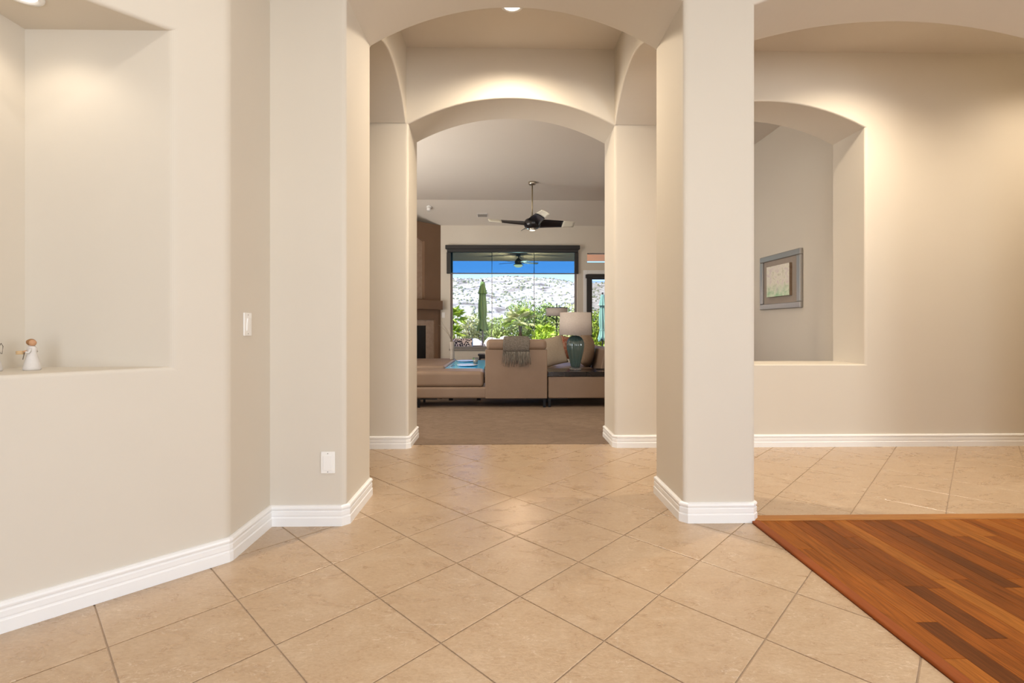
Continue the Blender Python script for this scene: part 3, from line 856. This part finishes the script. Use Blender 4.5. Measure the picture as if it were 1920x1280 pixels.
# power cord on console end
cd_ = MB().tube([(1.36, 7.02, 0.502), (1.45, 6.98, 0.503), (1.52, 6.90, 0.515), (1.60, 6.86, 0.506), (1.68, 6.92, 0.503)], 0.006, 8).build('lamp_cord', 'shade_black', None, True)
tag(cd_, 'black lamp cord lying on the dark console top', 'cord')
# loveseat on the right
ls = tag(empty('loveseat', (1.22, 8.0, 0)), 'tan leather loveseat with slanted arm, behind the console', 'sofa')
box(-0.60, 0.45, -0.75, 0.80, LEGZ, 0.30).build('base', 'leather', ls, bevel=0.03)
box(-0.59, 0.22, -0.74, 0.78, 0.30, 0.465).build('seat_cushion', 'leather', ls, bevel=0.05, seg=5)
arm = MB().add([(0.21, -0.74, 0.30), (0.44, -0.74, 0.30), (0.44, 0.78, 0.30), (0.21, 0.78, 0.30), (0.32, -0.74, 0.775), (0.45, -0.74, 0.79), (0.45, 0.78, 0.79), (0.32, 0.78, 0.775)],
               [(0, 1, 2, 3), (4, 7, 6, 5), (0, 4, 5, 1), (1, 5, 6, 2), (2, 6, 7, 3), (3, 7, 4, 0)])
arm.build('slanted_back', 'leather', ls, bevel=0.025, seg=4)
for lx, ly in ((-0.55, -0.7), (0.40, -0.7), (-0.55, 0.75), (0.40, 0.75)): box(lx - .015, lx + .015, ly - .015, ly + .015, 0.004, LEGZ).build('leg', 'black_metal', ls)
# loose cushions
p1 = link('throw_pillow', pillow_mesh('throw_pillow', 0.46, 0.46, 0.17), 'pillow_beige', None, True, loc=(0.835, 7.62, 0.50), rot=(R(-10), R(-12), R(20)))
tag(p1, 'large beige square pillow with a pointed corner, left of the teal lamp', 'pillow')
p2 = link('back_cushion', pillow_mesh('back_cushion', 0.52, 0.55, 0.24, pinch=0.02), 'pillow_brown', None, True, loc=(1.335, 7.80, 0.47), rot=(R(0), R(16), R(68)))
tag(p2, 'rounded brown back cushion leaning on the slanted sofa arm', 'cushion')
p3 = link('rust_pillow', pillow_mesh('rust_pillow', 0.40, 0.40, 0.14), 'pillow_rust', None, True, loc=(1.13, 8.28, 0.55), rot=(R(-8), R(8), R(35)))
tag(p3, 'rust patterned pillow peeking out between beige pillow and lamp', 'pillow')
p4 = link('lumbar_pillow', pillow_mesh('lumbar_pillow', 0.44, 0.40, 0.15), 'leather_light', None, True, loc=(0.70, 8.20, 0.49), rot=(R(-8), R(-4), R(-10)))
tag(p4, 'pale tan pillow tucked behind the large beige pillow', 'pillow')

# knitted throw over the headrest
def throw():
    root = tag(empty('throw_blanket', (0.185, 6.62, 0.95)), 'grey woven throw with long fringe draped over the sofa headrest', 'throw blanket')
    prof = [(6.905, 0.80), (6.912, 0.88), (6.895, 0.937), (6.85, 0.962), (6.76, 0.972), (6.68, 0.966), (6.635, 0.945), (6.612, 0.90), (6.607, 0.86), (6.610, 0.81), (6.620, 0.765)]
    nx = 24; V_ = []; F = []
    for j, (y, z) in enumerate(prof):
        for i in range(nx + 1):
            u = i / nx
            wv = 0.004 * math.sin(u * 19 + j * .5)
            xx = (-0.178 + 0.36 * u) * (0.93 if 2 < j < 6 else 1.0) + 0.004 * math.sin(j * 1.3)
            V_.append((xx, y - 6.62 - abs(wv) - 0.002, z - 0.95 + (0.006 * math.sin(u * 3.1) if 2 < j < 6 else 0)))
    for j in range(len(prof) - 1):
        for i in range(nx):
            a = j * (nx + 1) + i; F.append((a, a + 1, a + nx + 2, a + nx + 1))
    o = MB().add(V_, F).build('cloth', 'throw_grey', root, True)
    s = o.modifiers.new('s', 'SOLIDIFY'); s.thickness = 0.008; s.offset = 1
    fr = MB(); rr = random.Random(4)
    for i in range(58):
        xx = -0.176 + 0.356 * i / 57
        L = rr.uniform(0.15, 0.215); sway = rr.uniform(-0.02, 0.025)
        y0 = -0.010 - rr.uniform(0, 0.012)
        fr.tube([(xx, y0, -0.175), (xx + sway * .3, y0 - .006, -0.175 - L * .35), (xx + sway * .8 + rr.uniform(-.006, .006), y0, -0.175 - L * .7), (xx + sway, y0 - .002, -0.175 - L)], [0.0042, 0.0048, 0.004, 0.002], 5)
    f = fr.build('fringe', 'throw_fringe', root, True); f['kind'] = 'stuff'
throw()

# table lamp
tl = tag(empty('table_lamp', (1.05, 6.98, 0.496)), 'teal ribbed glass table lamp with wide drum shade', 'table lamp')
MB().lathe([(0.0001, 0), (0.083, 0), (0.086, 0.006), (0.086, 0.028), (0.078, 0.034), (0.0001, 0.034)], seg=40).build('clear_base', 'clear_acrylic', tl, True)
bodyp = [(0.0001, 0.034), (0.062, 0.036), (0.066, 0.06), (0.078, 0.12), (0.098, 0.20), (0.115, 0.275), (0.124, 0.335), (0.122, 0.385), (0.108, 0.43), (0.085, 0.462), (0.055, 0.482), (0.03, 0.488), (0.0001, 0.488)]
MB().lathe(bodyp, seg=112, rib=14, amp=0.045).build('glass_body', 'teal_glass', tl, True)
MB().lathe([(0.0001, 0.486), (0.018, 0.486), (0.018, 0.50), (0.009, 0.505), (0.009, 0.64), (0.0001, 0.64)], seg=16).build('neck', 'nickel', tl, True)
sh_ = MB().lathe([(0.235, 0.500), (0.222, 0.822), (0.219, 0.822), (0.232, 0.500), (0.235, 0.500)], seg=64).build('drum_shade', 'linen_shade', tl, True)
sp_ = MB()
for a in range(3): sp_.tube([(0, 0, 0.80), (0.22 * math.cos(a * 2.094), 0.22 * math.sin(a * 2.094), 0.815)], 0.003, 6)
sp_.build('shade_spider', 'nickel', tl)

# floor lamp by the window
fl_ = tag(empty('floor_lamp', (1.04, 9.3, 0)), 'black floor lamp with pale drum shade in front of the window', 'floor lamp')
MB().lathe([(0.0001, 0.004), (0.14, 0.004), (0.14, 0.02), (0.02, 0.03), (0.0001, 0.03)], seg=32).build('base', 'black_metal', fl_, True)
MB().tube([(0, 0, 0.03), (0, 0, 1.54)], 0.009, 10).build('pole', 'black_metal', fl_, True)
MB().tube([(0, 0, 1.20), (-0.03, 0, 1.24), (-0.09, 0, 1.29), (-0.17, 0, 1.315)], 0.008, 8).build('curved_arm', 'black_metal', fl_, True)
MB().lathe([(0.205, 1.318), (0.205, 1.468), (0.202, 1.468), (0.202, 1.318), (0.205, 1.318)], seg=48).build('drum_shade', 'linen_shade', fl_, True)
MB().lathe([(0.208, 1.466), (0.208, 1.478), (0.0001, 1.478), (0.0001, 1.466), (0.208, 1.466)], seg=48).build('shade_cap', 'black_metal', fl_)
MB().lathe([(0.0001, 1.53), (0.012, 1.535), (0.012, 1.55), (0.0001, 1.562)], seg=12).build('finial', 'black_metal', fl_, True)

# coffee table with things on it
ct = tag(empty('coffee_table', (-0.1, 8.1, 0)), 'low coffee table with glossy top, sky reflection painted on in blue', 'coffee table')
box(-0.765, -0.18, -0.88, 0.92, 0.455, 0.492).build('glass_top', 'table_sky_reflection', ct, bevel=0.005)
box(-0.72, -0.22, -0.80, 0.85, 0.40, 0.455).build('apron', 'dark_wood', ct)
for lx, ly in ((-0.68, -0.76), (-0.26, -0.76), (-0.68, 0.80), (-0.26, 0.80)): box(lx - .03, lx + .03, ly - .03, ly + .03, 0.004, 0.40).build('leg', 'dark_wood', ct)
TZ = 0.492
pl_ = MB().lathe([(0.0001, 0.0), (0.09, 0.0), (0.13, 0.006), (0.165, 0.018), (0.163, 0.021), (0.125, 0.011), (0.0001, 0.006)], seg=40)
o = pl_.build('plate', 'china_white', None, True, loc=(-0.65, 8.66, TZ)); tag(o, 'white plate at the window end of the coffee table', 'plate', 'white plates on the coffee table')
o2 = o.copy(); COL.objects.link(o2); o2.location = (-0.56, 7.70, TZ); tag(o2, 'white plate with a spoon beside it, nearer the sofa', 'plate', 'white plates on the coffee table')
sp2 = tag(empty('spoon', (-0.80, 7.62, TZ), R(80)), 'silver spoon lying on the coffee table by the plate', 'spoon')
MB().tube([(0.0, 0, 0.006), (0.12, 0.0, 0.008), (0.17, 0, 0.010)], [0.004, 0.003, 0.005], 8).build('handle', 'nickel', sp2, True)
MB().lathe([(0.0001, 0), (0.014, 0.002), (0.02, 0.008), (0.018, 0.008), (0.0001, 0.003)], seg=16).build('bowl', 'nickel', sp2, True, loc=(-0.02, 0, 0.001))
cg = tag(empty('candle_glass', (-0.445, 7.98, TZ)), 'glass tumbler candle on the coffee table', 'candle')
MB().lathe([(0.0001, 0), (0.036, 0), (0.046, 0.115), (0.043, 0.115), (0.034, 0.008), (0.0001, 0.008)], seg=32).build('tumbler', 'tumbler_glass', cg, True)
MB().lathe([(0.0001, 0.009), (0.033, 0.009), (0.040, 0.085), (0.0001, 0.085)], seg=28).build('wax', 'candle_wax', cg, True)
MB().tube([(0, 0, 0.085), (0.001, 0, 0.10)], 0.0012, 6).build('wick', 'shade_black', cg)
lm = tag(empty('green_fruit', (-0.50, 8.40, TZ)), 'small green fruit on a stem beside the candle glass', 'fruit')
MB().lathe([(0.0001, 0), (0.012, 0.002), (0.02, 0.012), (0.021, 0.022), (0.015, 0.034), (0.0001, 0.039)], seg=16).build('flesh', 'lime_green', lm, True, loc=(0, 0, 0.045))
MB().tube([(0, 0, 0.0), (0.004, 0, 0.025), (0, 0, 0.05)], [0.012, 0.004, 0.003], 8).build('stem', 'leaf_mid', lm, True)
# vase with bare branches
vs = tag(empty('branch_vase', (-0.925, 8.9, 0.515)), 'tall pale vase with bare twigs in front of the window wall', 'vase')
MB().lathe([(0.0001, 0), (0.040, 0), (0.042, 0.01), (0.042, 0.155), (0.039, 0.16), (0.042, 0.165), (0.049, 0.32), (0.046, 0.325), (0.040, 0.31), (0.0001, 0.30)], seg=28).build('vessel', 'vase_white', vs, True)
for i, (dx, dy, h, bend) in enumerate(((-0.20, 0.02, 0.40, -.05), (-0.12, -0.03, 0.30, -.02), (-0.06, 0.04, 0.28, .03), (0.03, 0.0, 0.22, .0), (-0.24, -0.05, 0.33, .04))):
    MB().tube([(0, 0, 0.30), (dx * .25 + bend * .4, dy * .3, 0.30 + h * .4), (dx * .6 + bend * .3, dy * .6, 0.30 + h * .72), (dx, dy, 0.30 + h)], [0.005, 0.004, 0.003, 0.0015], 6).build('twig', 'twig', vs, True)
# dark side table near the window
st = tag(empty('side_table', (-0.32, 10.35, 0)), 'small dark wood side table under the picture window', 'side table')
box(-0.2, 0.2, -0.18, 0.18, 0.50, 0.535).build('top', 'dark_wood', st, bevel=0.004)
box(-0.18, 0.18, -0.16, 0.16, 0.44, 0.50).build('drawer_box', 'dark_wood', st, bevel=0.003)
for sx_ in (-1, 1):
    for sy_ in (-1, 1): box(sx_ * .17 - .018, sx_ * .17 + .018, sy_ * .15 - .018, sy_ * .15 + .018, 0.004, 0.44).build('leg', 'dark_wood', st)

# ------------------------------------------------------------------ ceiling fan
cf = tag(empty('ceiling_fan', (0.525, 8.6, H)), 'sculpted black ceiling fan on a long rod, pale reflections painted on blade tips', 'ceiling fan')
MB().lathe([(0.0001, 0), (0.068, 0), (0.068, -0.035), (0.052, -0.052), (0.02, -0.062), (0.0001, -0.062)], seg=32).build('canopy', 'nickel', cf, True)
MB().tube([(0, 0, -0.06), (0, 0, -0.63)], 0.011, 12).build('downrod', 'brass_rod', cf, True)
MB().lathe([(0.0001, -0.60), (0.032, -0.60), (0.036, -0.63), (0.036, -0.645), (0.0001, -0.645)], seg=24).build('rod_collar', 'nickel', cf, True)
MB().lathe([(0.0001, -0.64), (0.06, -0.64), (0.115, -0.665), (0.15, -0.71), (0.155, -0.75), (0.135, -0.80), (0.10, -0.825), (0.0001, -0.825)], seg=40).build('motor_housing', 'blade_dark', cf, True)
MB().lathe([(0.062, -0.80), (0.062, -0.85), (0.052, -0.858), (0.05, -0.82), (0.062, -0.80)], seg=28).build('light_ring', 'nickel', cf, True)
MB().lathe([(0.0001, -0.82), (0.052, -0.82), (0.052, -0.855), (0.04, -0.862), (0.0001, -0.864)], seg=28).build('light_lens', 'fan_lens', cf, True)
def blade_mesh(r0, r1, name, n=10):
    V_ = []; F = []
    m = 6
    for i in range(n + 1):
        r = r0 + (r1 - r0) * i / n
        s = min(1.0, (r - 0.08) / 0.71)
        wd = 0.08 * (1 - s) + 0.145
        pit = R(4) * (1 - s) + R(26)
        sweep = 0.05 * s * s
        for j in range(m + 1):
            u = j / m - 0.5
            x_ = u * wd * math.cos(pit) + sweep
            z_ = -u * wd * math.sin(pit) + 0.012 * (1 - 4 * u * u)
            V_.append((r, x_, z_ - 0.735 + 0.02 * s))
    for i in range(n):
        for j in range(m):
            a = i * (m + 1) + j; F.append((a, a + 1, a + m + 2, a + m + 1))
    return MB().add(V_, F).mesh(name)
bm1 = blade_mesh(0.09, 0.56, 'blade'); bm1.materials.append(MATS['blade_dark'])
bm2 = blade_mesh(0.56, 0.79, 'blade_tip', 5); bm2.materials.append(MATS['blade_reflection'])  # outer blade length carries the painted pale reflection
for k_ in range(4):
    a = R(8.7 + 90 * k_)
    ob = link('blade', bm1, None, cf, True, rot=(0, 0, a))
    so_ = ob.modifiers.new('s', 'SOLIDIFY'); so_.thickness = 0.008; so_.offset = 0
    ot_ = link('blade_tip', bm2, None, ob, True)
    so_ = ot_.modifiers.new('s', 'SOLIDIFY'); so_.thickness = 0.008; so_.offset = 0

# vent grille and spotlight on the sloped part of the ceiling
SLOPE = math.atan2(H - 3.33, FW - 9.84)
vg = tag(empty('air_vent', (-0.43, 10.30, 3.478)), 'slim air vent grille on the sloped great room ceiling', 'vent')
vg.rotation_euler = (R(90) - SLOPE, 0, 0)
box(-0.11, 0.11, -0.008, 0, -0.06, 0.06).build('frame', 'plate_white', vg)
for k_ in range(4): box(-0.10, 0.10, -0.014, -0.008, -0.045 + k_ * 0.026, -0.033 + k_ * 0.026).build('slat', 'frame_metal', vg)
sd = tag(empty('eyeball_spotlight', (-1.52, 10.05, 3.586)), 'small white spotlight on the sloped ceiling above the fireplace', 'spotlight')
sd.rotation_euler = (R(90) - SLOPE, 0, 0)
MB().lathe([(0.0001, 0), (0.055, 0), (0.055, 0.012), (0.03, 0.02), (0.0001, 0.02)], seg=24).build('base', 'trim_white', sd, True, rot=(R(90), 0, 0))
hd_ = MB().lathe([(0.0001, 0), (0.034, 0.0), (0.040, 0.03), (0.038, 0.07), (0.0001, 0.07)], seg=24).build('head', 'trim_white', sd, True, loc=(0, -0.02, 0), rot=(R(80), R(-25), 0))

# ------------------------------------------------------------------ outdoors
struct(box(-80, 90, FW + 0.22, 60, -0.35, -0.10).build('ground', 'gravel_tan'))
struct(box(-7, 9, FW + 0.22, 15.0, -0.10, -0.04).build('patio_floor', 'patio_stone'))
struct(box(-7, 9, FW + 0.22, 13.7, 2.96, 3.30).build('patio_roof', 'patio_ceiling'))
struct(box(-12, 12, -3.2, FW + 0.1, H + 0.12, H + 0.5).build('roof', 'patio_stone'))

# the hill
NX, NY = 110, 60
V_ = []; F = []
def hill_z(x, y):
    t_ = (y - 40) / 75.0
    ridge = 11.5 + 0.9 * math.sin(x * 0.10 + 1.9) + 0.4 * math.sin(x * 0.27 + 0.5) + 0.02 * x
    base = ridge * (0.5 - 0.5 * math.cos(min(max(t_, 0), 1) * math.pi)) ** 0.85
    nz = noise.fractal(Vector((x * 0.06, y * 0.06, 1.7)), 1.0, 2.0, 5)
    return base + nz * 1.1 * min(1, max(0, t_ * 2.5)) - 0.2
for j in range(NY + 1):
    for i in range(NX + 1):
        x_ = -60 + 130 * i / NX; y_ = 36 + 100 * j / NY
        V_.append((x_, y_, hill_z(x_, y_) if y_ < 117 else hill_z(x_, 117) - (y_ - 117) * 0.12))
for j in range(NY):
    for i in range(NX):
        a = j * (NX + 1) + i; F.append((a, a + 1, a + NX + 2, a + NX + 1))
hl = MB().add(V_, F).build('hill', 'hill_rock', None, True)
hl['kind'] = 'structure'; hl['label'] = 'pale rocky desert hill behind the garden'
rr = random.Random(11)
sb = MB()
def blob(mb, c, r, squash=0.8, jit=0.25, rnd=rr):
    t_ = (1 + 5 ** .5) / 2
    vs_ = [(-1, t_, 0), (1, t_, 0), (-1, -t_, 0), (1, -t_, 0), (0, -1, t_), (0, 1, t_), (0, -1, -t_), (0, 1, -t_), (t_, 0, -1), (t_, 0, 1), (-t_, 0, -1), (-t_, 0, 1)]
    fs = [(0, 11, 5), (0, 5, 1), (0, 1, 7), (0, 7, 10), (0, 10, 11), (1, 5, 9), (5, 11, 4), (11, 10, 2), (10, 7, 6), (7, 1, 8), (3, 9, 4), (3, 4, 2), (3, 2, 6), (3, 6, 8), (3, 8, 9), (4, 9, 5), (2, 4, 11), (6, 2, 10), (8, 6, 7), (9, 8, 1)]
    mb.add([(c[0] + r * p[0] / 1.9 * rnd.uniform(1 - jit, 1 + jit), c[1] + r * p[1] / 1.9 * rnd.uniform(1 - jit, 1 + jit), c[2] + r * squash * p[2] / 1.9 * rnd.uniform(1 - jit, 1 + jit)) for p in vs_], fs)
for k_ in range(2600):
    x_ = rr.uniform(-22, 32); y_ = rr.uniform(40, 114)
    blob(sb, (x_, y_, hill_z(x_, y_) + 0.05), rr.uniform(0.07, 0.26))
o = sb.build('desert_scrub', 'shrub_dry'); o['kind'] = 'stuff'; tag(o, 'low desert scrub dotted over the pale hill', 'scrub')
rk_ = MB()
for k_ in range(130):
    x_ = rr.uniform(-22, 32); y_ = rr.uniform(40, 114)
    blob(rk_, (x_, y_, hill_z(x_, y_) + 0.05), rr.uniform(0.12, 0.5), 0.6)
o = rk_.build('hill_rocks', 'boulder'); o['kind'] = 'stuff'; tag(o, 'pale loose rocks strewn over the hill', 'rocks')

# boulders edging the planting
def boulder(c, r, label, seed):
    bm = bmesh.new()
    bmesh.ops.create_icosphere(bm, subdivisions=3, radius=1.0)
    for v_ in bm.verts:
        n_ = noise.fractal(v_.co * 1.3 + Vector((seed * 3.1, 0, 0)), 1.0, 2.0, 3)
        v_.co *= 1 + 0.22 * n_
        v_.co = Vector((v_.co.x * r[0], v_.co.y * r[1], v_.co.z * r[2]))
    me = bpy.data.meshes.new('boulder'); bm.to_mesh(me); bm.free()
    o = link('boulder', me, 'boulder', None, True, loc=c)
    return tag(o, label, 'boulder', 'boulders edging the garden')
boulder((-0.95, 16.0, 0.42), (0.36, 0.32, 0.30), 'whitish boulder left of the green umbrella pole', 1)
boulder((-0.30, 16.2, 0.45), (0.34, 0.30, 0.30), 'whitish boulder just right of the green umbrella pole', 2)
boulder((0.22, 16.4, 0.50), (0.42, 0.35, 0.32), 'largest pale boulder, right of the umbrella near the sofa headrest', 3)
boulder((-0.72, 15.5, 0.22), (0.42, 0.26, 0.24), 'low tan boulder in front beside the umbrella pole', 4)
boulder((0.02, 15.5, 0.20), (0.34, 0.26, 0.24), 'low rough boulder in front, right of the umbrella pole', 5)
boulder((-1.65, 16.0, 0.30), (0.40, 0.3, 0.28), 'pale boulder behind the patterned patio cushion', 6)
struct(box(-8, 10, 15.3, 20, -0.35, 0.02).build('garden_bed', 'gravel_tan'))

# fan palms
def frond_mesh(nm, L, seed):
    r3 = random.Random(seed); mb = MB(); nseg = 15
    mb.tube([(0, 0, 0), (L * .25, 0, L * .06), (L * .5, 0, L * .06)], [0.012, 0.009, 0.006], 5)
    for k2 in range(nseg):
        a = R(-100 + 200 * k2 / (nseg - 1)); l2 = L * .55 * (1 - .25 * abs(a) / 1.7) * r3.uniform(.85, 1.05)
        c0 = Vector((L * .5, 0, L * .06)); d = Vector((math.cos(a), math.sin(a), -0.05)); s = Vector((-math.sin(a), math.cos(a), 0)) * (L * 0.035)
        tip = c0 + d * l2 + Vector((0, 0, -0.22 * l2)); mid_ = c0 + d * l2 * .55
        mb.add([c0, mid_ + s + Vector((0, 0, .01)), tip, mid_ - s + Vector((0, 0, .01))], [(0, 1, 2), (0, 2, 3)])
    return mb.mesh(nm)
FR = [frond_mesh('frond', 0.62, s) for s in (1, 2, 3)]
for f_ in FR: f_.materials.append(MATS['leaf_bright'])
FR2 = [frond_mesh('frond', 0.62, s + 9) for s in (1, 2)]
for f_ in FR2: f_.materials.append(MATS['leaf_pale'])
def palm(loc, trunk_h, size, label, meshes, nf=20, seed=1):
    r3 = random.Random(seed)
    p = tag(empty('fan_palm', loc), label, 'palm', 'fan palms in the garden')
    MB().tube([(0, 0, 0), (0.02, 0, trunk_h * .5), (0, 0, trunk_h)], [0.10, 0.085, 0.075], 10).build('trunk', 'bark', p, True)
    for k2 in range(nf):
        o = bpy.data.objects.new('frond', meshes[k2 % len(meshes)]); COL.objects.link(o); o.parent = p
        o.location = (0, 0, trunk_h)
        el = R(72 - 95 * (k2 / nf) + r3.uniform(-10, 10))
        o.rotation_euler = (r3.uniform(-.4, .4), -el, k2 * 2.4 + r3.uniform(-.2, .2))
        o.scale = (size,) * 3
palm((-1.75, 16.9, 0), 1.35, 0.95, 'bright green fan palm at the left edge of the window view', FR, 20, 3)
palm((-1.70, 16.3, 0), 0.75, 0.85, 'short bright fan palm low beneath the taller one on the left', FR, 18, 4)
palm((0.62, 17.2, 0), 1.20, 1.15, 'yellowish fan palm in the middle of the window view', FR2 + FR[:1], 24, 5)
palm((1.45, 16.6, 0), 0.70, 0.95, 'vivid low fan palm behind the beige pillow', FR, 20, 6)

# leafy shrubs
def shrub(c, rad, n, ls_, m_, label, seed):
    r3 = random.Random(seed)
    s = tag(empty('leafy_shrub', (c[0], c[1], 0)), label, 'shrub', 'leafy garden shrubs')
    mb = MB()
    for _ in range(int(n * 1.7)):
        d = Vector((r3.gauss(0, 1), r3.gauss(0, 1), r3.gauss(0, 1))).normalized() * (r3.random() ** 0.45)
        p = Vector((d.x * rad[0], d.y * rad[1], c[2] + d.z * rad[2]))
        if p.z < 0.02: continue
        a = Vector((r3.gauss(0, 1), r3.gauss(0, 1), r3.gauss(0.4, 1))).normalized()
        b2 = a.cross(Vector((r3.gauss(0, 1), r3.gauss(0, 1), r3.gauss(0, 1)))).normalized()
        l2 = ls_ * r3.uniform(.7, 1.4)
        mb.add([p, p + a * l2 * .5 + b2 * l2 * .17, p + a * l2, p + a * l2 * .5 - b2 * l2 * .17], [(0, 1, 2), (0, 2, 3)])
    f = mb.build('foliage', m_, s); f['kind'] = 'stuff'
    st_ = MB()
    for k2 in range(6): st_.tube([(0, 0, 0), (r3.uniform(-.5, .5) * rad[0], r3.uniform(-.5, .5) * rad[1], c[2] + .4 * rad[2])], [0.025, 0.01], 5)
    st_.build('stems', 'bark', s)
shrub((-2.7, 18.0, 0.75), (0.9, 0.6, 0.8), 1300, 0.15, 'leaf_pale', 'pale green shrub at far left behind the fireplace side', 31)
shrub((-0.95, 17.8, 0.75), (0.75, 0.6, 0.85), 1300, 0.14, 'leaf_pale', 'pale shrub directly behind the green umbrella', 32)
shrub((-0.15, 17.4, 0.75), (0.55, 0.5, 0.70), 1200, 0.12, 'leaf_mid', 'darker green shrub just right of the umbrella', 33)
shrub((0.75, 18.6, 1.15), (0.8, 0.5, 0.95), 1300, 0.14, 'leaf_mid', 'tall mid green shrub behind the yellowish palm', 34)
shrub((1.7, 18.4, 1.1), (0.75, 0.5, 0.95), 1300, 0.14, 'leaf_mid', 'airy shrub behind the floor lamp shade', 35)
shrub((2.55, 18.2, 1.05), (0.7, 0.5, 0.95), 1200, 0.14, 'leaf_pale', 'pale shrub at the right edge of the wide window', 36)
shrub((3.3, 17.5, 0.9), (0.6, 0.5, 0.8), 1200, 0.14, 'leaf_bright', 'bright shrub seen through the patio door', 37)
shrub((1.45, 15.9, 0.50), (0.5, 0.4, 0.45), 900, 0.15, 'leaf_bright', 'lime green bush low behind the sofa pillows', 38)

# closed patio umbrellas
def umbrella(loc, m_, label, ht=2.5, scale=1.0):
    u = tag(empty('patio_umbrella', loc), label, 'umbrella')
    MB().tube([(0, 0, 0.05), (0, 0, ht)], 0.02, 12).build('pole', 'patio_grey', u, True)
    MB().lathe([(0.0001, ht - .01), (0.02, ht), (0.028, ht + .03), (0.02, ht + .055), (0.0001, ht + .065)], seg=14).build('finial', 'shade_black', u, True)
    MB().lathe([(0.0001, 0.0), (0.26, 0.0), (0.26, 0.04), (0.06, 0.08), (0.035, 0.25), (0.0001, 0.25)], seg=28).build('base', 'patio_grey', u, True)
    prof = [(0.050, ht - .01), (0.060, ht - .03), (0.085, ht - .18), (0.125, ht - .34), (0.128, ht - .36), (0.090, ht - .35), (0.092, ht - .45), (0.112, ht - .66), (0.118, ht - .85), (0.106, ht - 1.0), (0.088, ht - 1.10), (0.112, ht - 1.22), (0.150, ht - 1.36), (0.158, ht - 1.42)]
    seg = 96; V_ = []; F = []
    for j, (r, z) in enumerate(prof):
        am = 0.10 if j < 2 else (0.28 if j < 5 else 0.42)
        tw = 0.35 * math.sin(z * 4.0) if j > 4 else 0.0
        for i in range(seg):
            a = 2 * math.pi * i / seg
            rr_ = r * scale * (1 + am * (abs(math.sin(4 * a + tw)) ** 0.7 - 0.65) + 0.05 * math.sin(3 * a + 2 * z))
            V_.append((rr_ * math.cos(a), rr_ * math.sin(a), z - (0.04 * math.sin(4 * a) if j >= len(prof) - 1 else 0)))
    for j in range(len(prof) - 1):
        for i in range(seg):
            k2 = (i + 1) % seg; F.append((j * seg + i, j * seg + k2, (j + 1) * seg + k2, (j + 1) * seg + i))
    F.append(tuple(range(seg)))
    cn = MB().add(V_, F).build('folded_canopy', m_, u, True)
    MB().lathe([(0.092 * scale, ht - 1.08), (0.102 * scale, ht - 1.10), (0.092 * scale, ht - 1.12), (0.084 * scale, ht - 1.10), (0.092 * scale, ht - 1.08)], seg=28).build('tie_strap', m_, cn, True)
umbrella((-0.586, 14.2, -0.04), 'umbrella_green', 'closed dark green patio umbrella on a pole outside the window', 2.47)
umbrella((3.10, 15.0, -0.04), 'umbrella_teal', 'closed teal patio umbrella seen through the door glass', 2.15, 0.9)

# patio bench with patterned cushion
pb = tag(empty('patio_bench', (-1.15, 12.35, -0.04)), 'dark low patio bench just outside the window', 'bench')
box(-0.65, 0.65, -0.35, 0.40, 0.28, 0.40).build('seat', 'patio_grey', pb, bevel=0.01)
box(-0.65, 0.65, 0.33, 0.40, 0.40, 0.66).build('backrest', 'patio_grey', pb, bevel=0.01)
for lx in (-0.6, 0.6):
    for ly in (-0.3, 0.35): box(lx - .03, lx + .03, ly - .03, ly + .03, 0.0, 0.28).build('leg', 'patio_grey', pb)
pcn = tag(empty('patio_cushion', (-1.03, 12.40, 0.37)), 'black and white patterned patio cushion with blue edge', 'cushion')
link('cover', pillow_mesh('cover', 0.52, 0.45, 0.16, pinch=0.03), 'cushion_pattern', pcn, True, rot=(R(-12), 0, 0))
MB().tube([(0.245, 0.02, 0.02), (0.25, 0.05, 0.22), (0.245, 0.10, 0.44)], 0.018, 8).build('piping', 'cushion_blue', pcn, True)

# patio ceiling fan
pf = tag(empty('patio_fan', (0.40, 12.4, 2.96)), 'grey patio ceiling fan with light bowl outside the window', 'ceiling fan')
MB().tube([(0, 0, 0), (0, 0, -0.13)], 0.014, 10).build('downrod', 'patio_grey', pf, True)
MB().lathe([(0.0001, 0), (0.06, 0), (0.06, -0.03), (0.02, -0.05), (0.0001, -0.05)], seg=20).build('canopy', 'patio_grey', pf, True)
MB().lathe([(0.0001, -0.10), (0.03, -0.10), (0.055, -0.13), (0.09, -0.17), (0.095, -0.22), (0.08, -0.25), (0.125, -0.262), (0.13, -0.275), (0.0001, -0.275)], seg=28).build('motor_housing', 'patio_grey', pf, True)
MB().lathe([(0.115, -0.272), (0.10, -0.305), (0.06, -0.33), (0.0001, -0.34)], seg=28).build('light_bowl', 'globe_light', pf, True)
lo_ = add_light('bulb', 'POINT', (0, 0, -0.42), (0, 0, 0), 120, (1.0, 0.72, 0.45), shadow_soft_size=0.08); lo_.parent = pf
bl = MB().add([(0.08, -0.035, -0.20), (0.52, -0.06, -0.205), (0.52, 0.06, -0.225), (0.08, 0.035, -0.215), (0.08, -0.035, -0.208), (0.52, -0.06, -0.213), (0.52, 0.06, -0.233), (0.08, 0.035, -0.223)],
              [(0, 1, 2, 3), (4, 7, 6, 5), (0, 4, 5, 1), (1, 5, 6, 2), (2, 6, 7, 3), (3, 7, 4, 0)]).mesh('blade')
bl.materials.append(MATS['patio_grey'])
for k_ in range(5): link('blade', bl, None, pf, rot=(0, 0, R(12 + 72 * k_)))
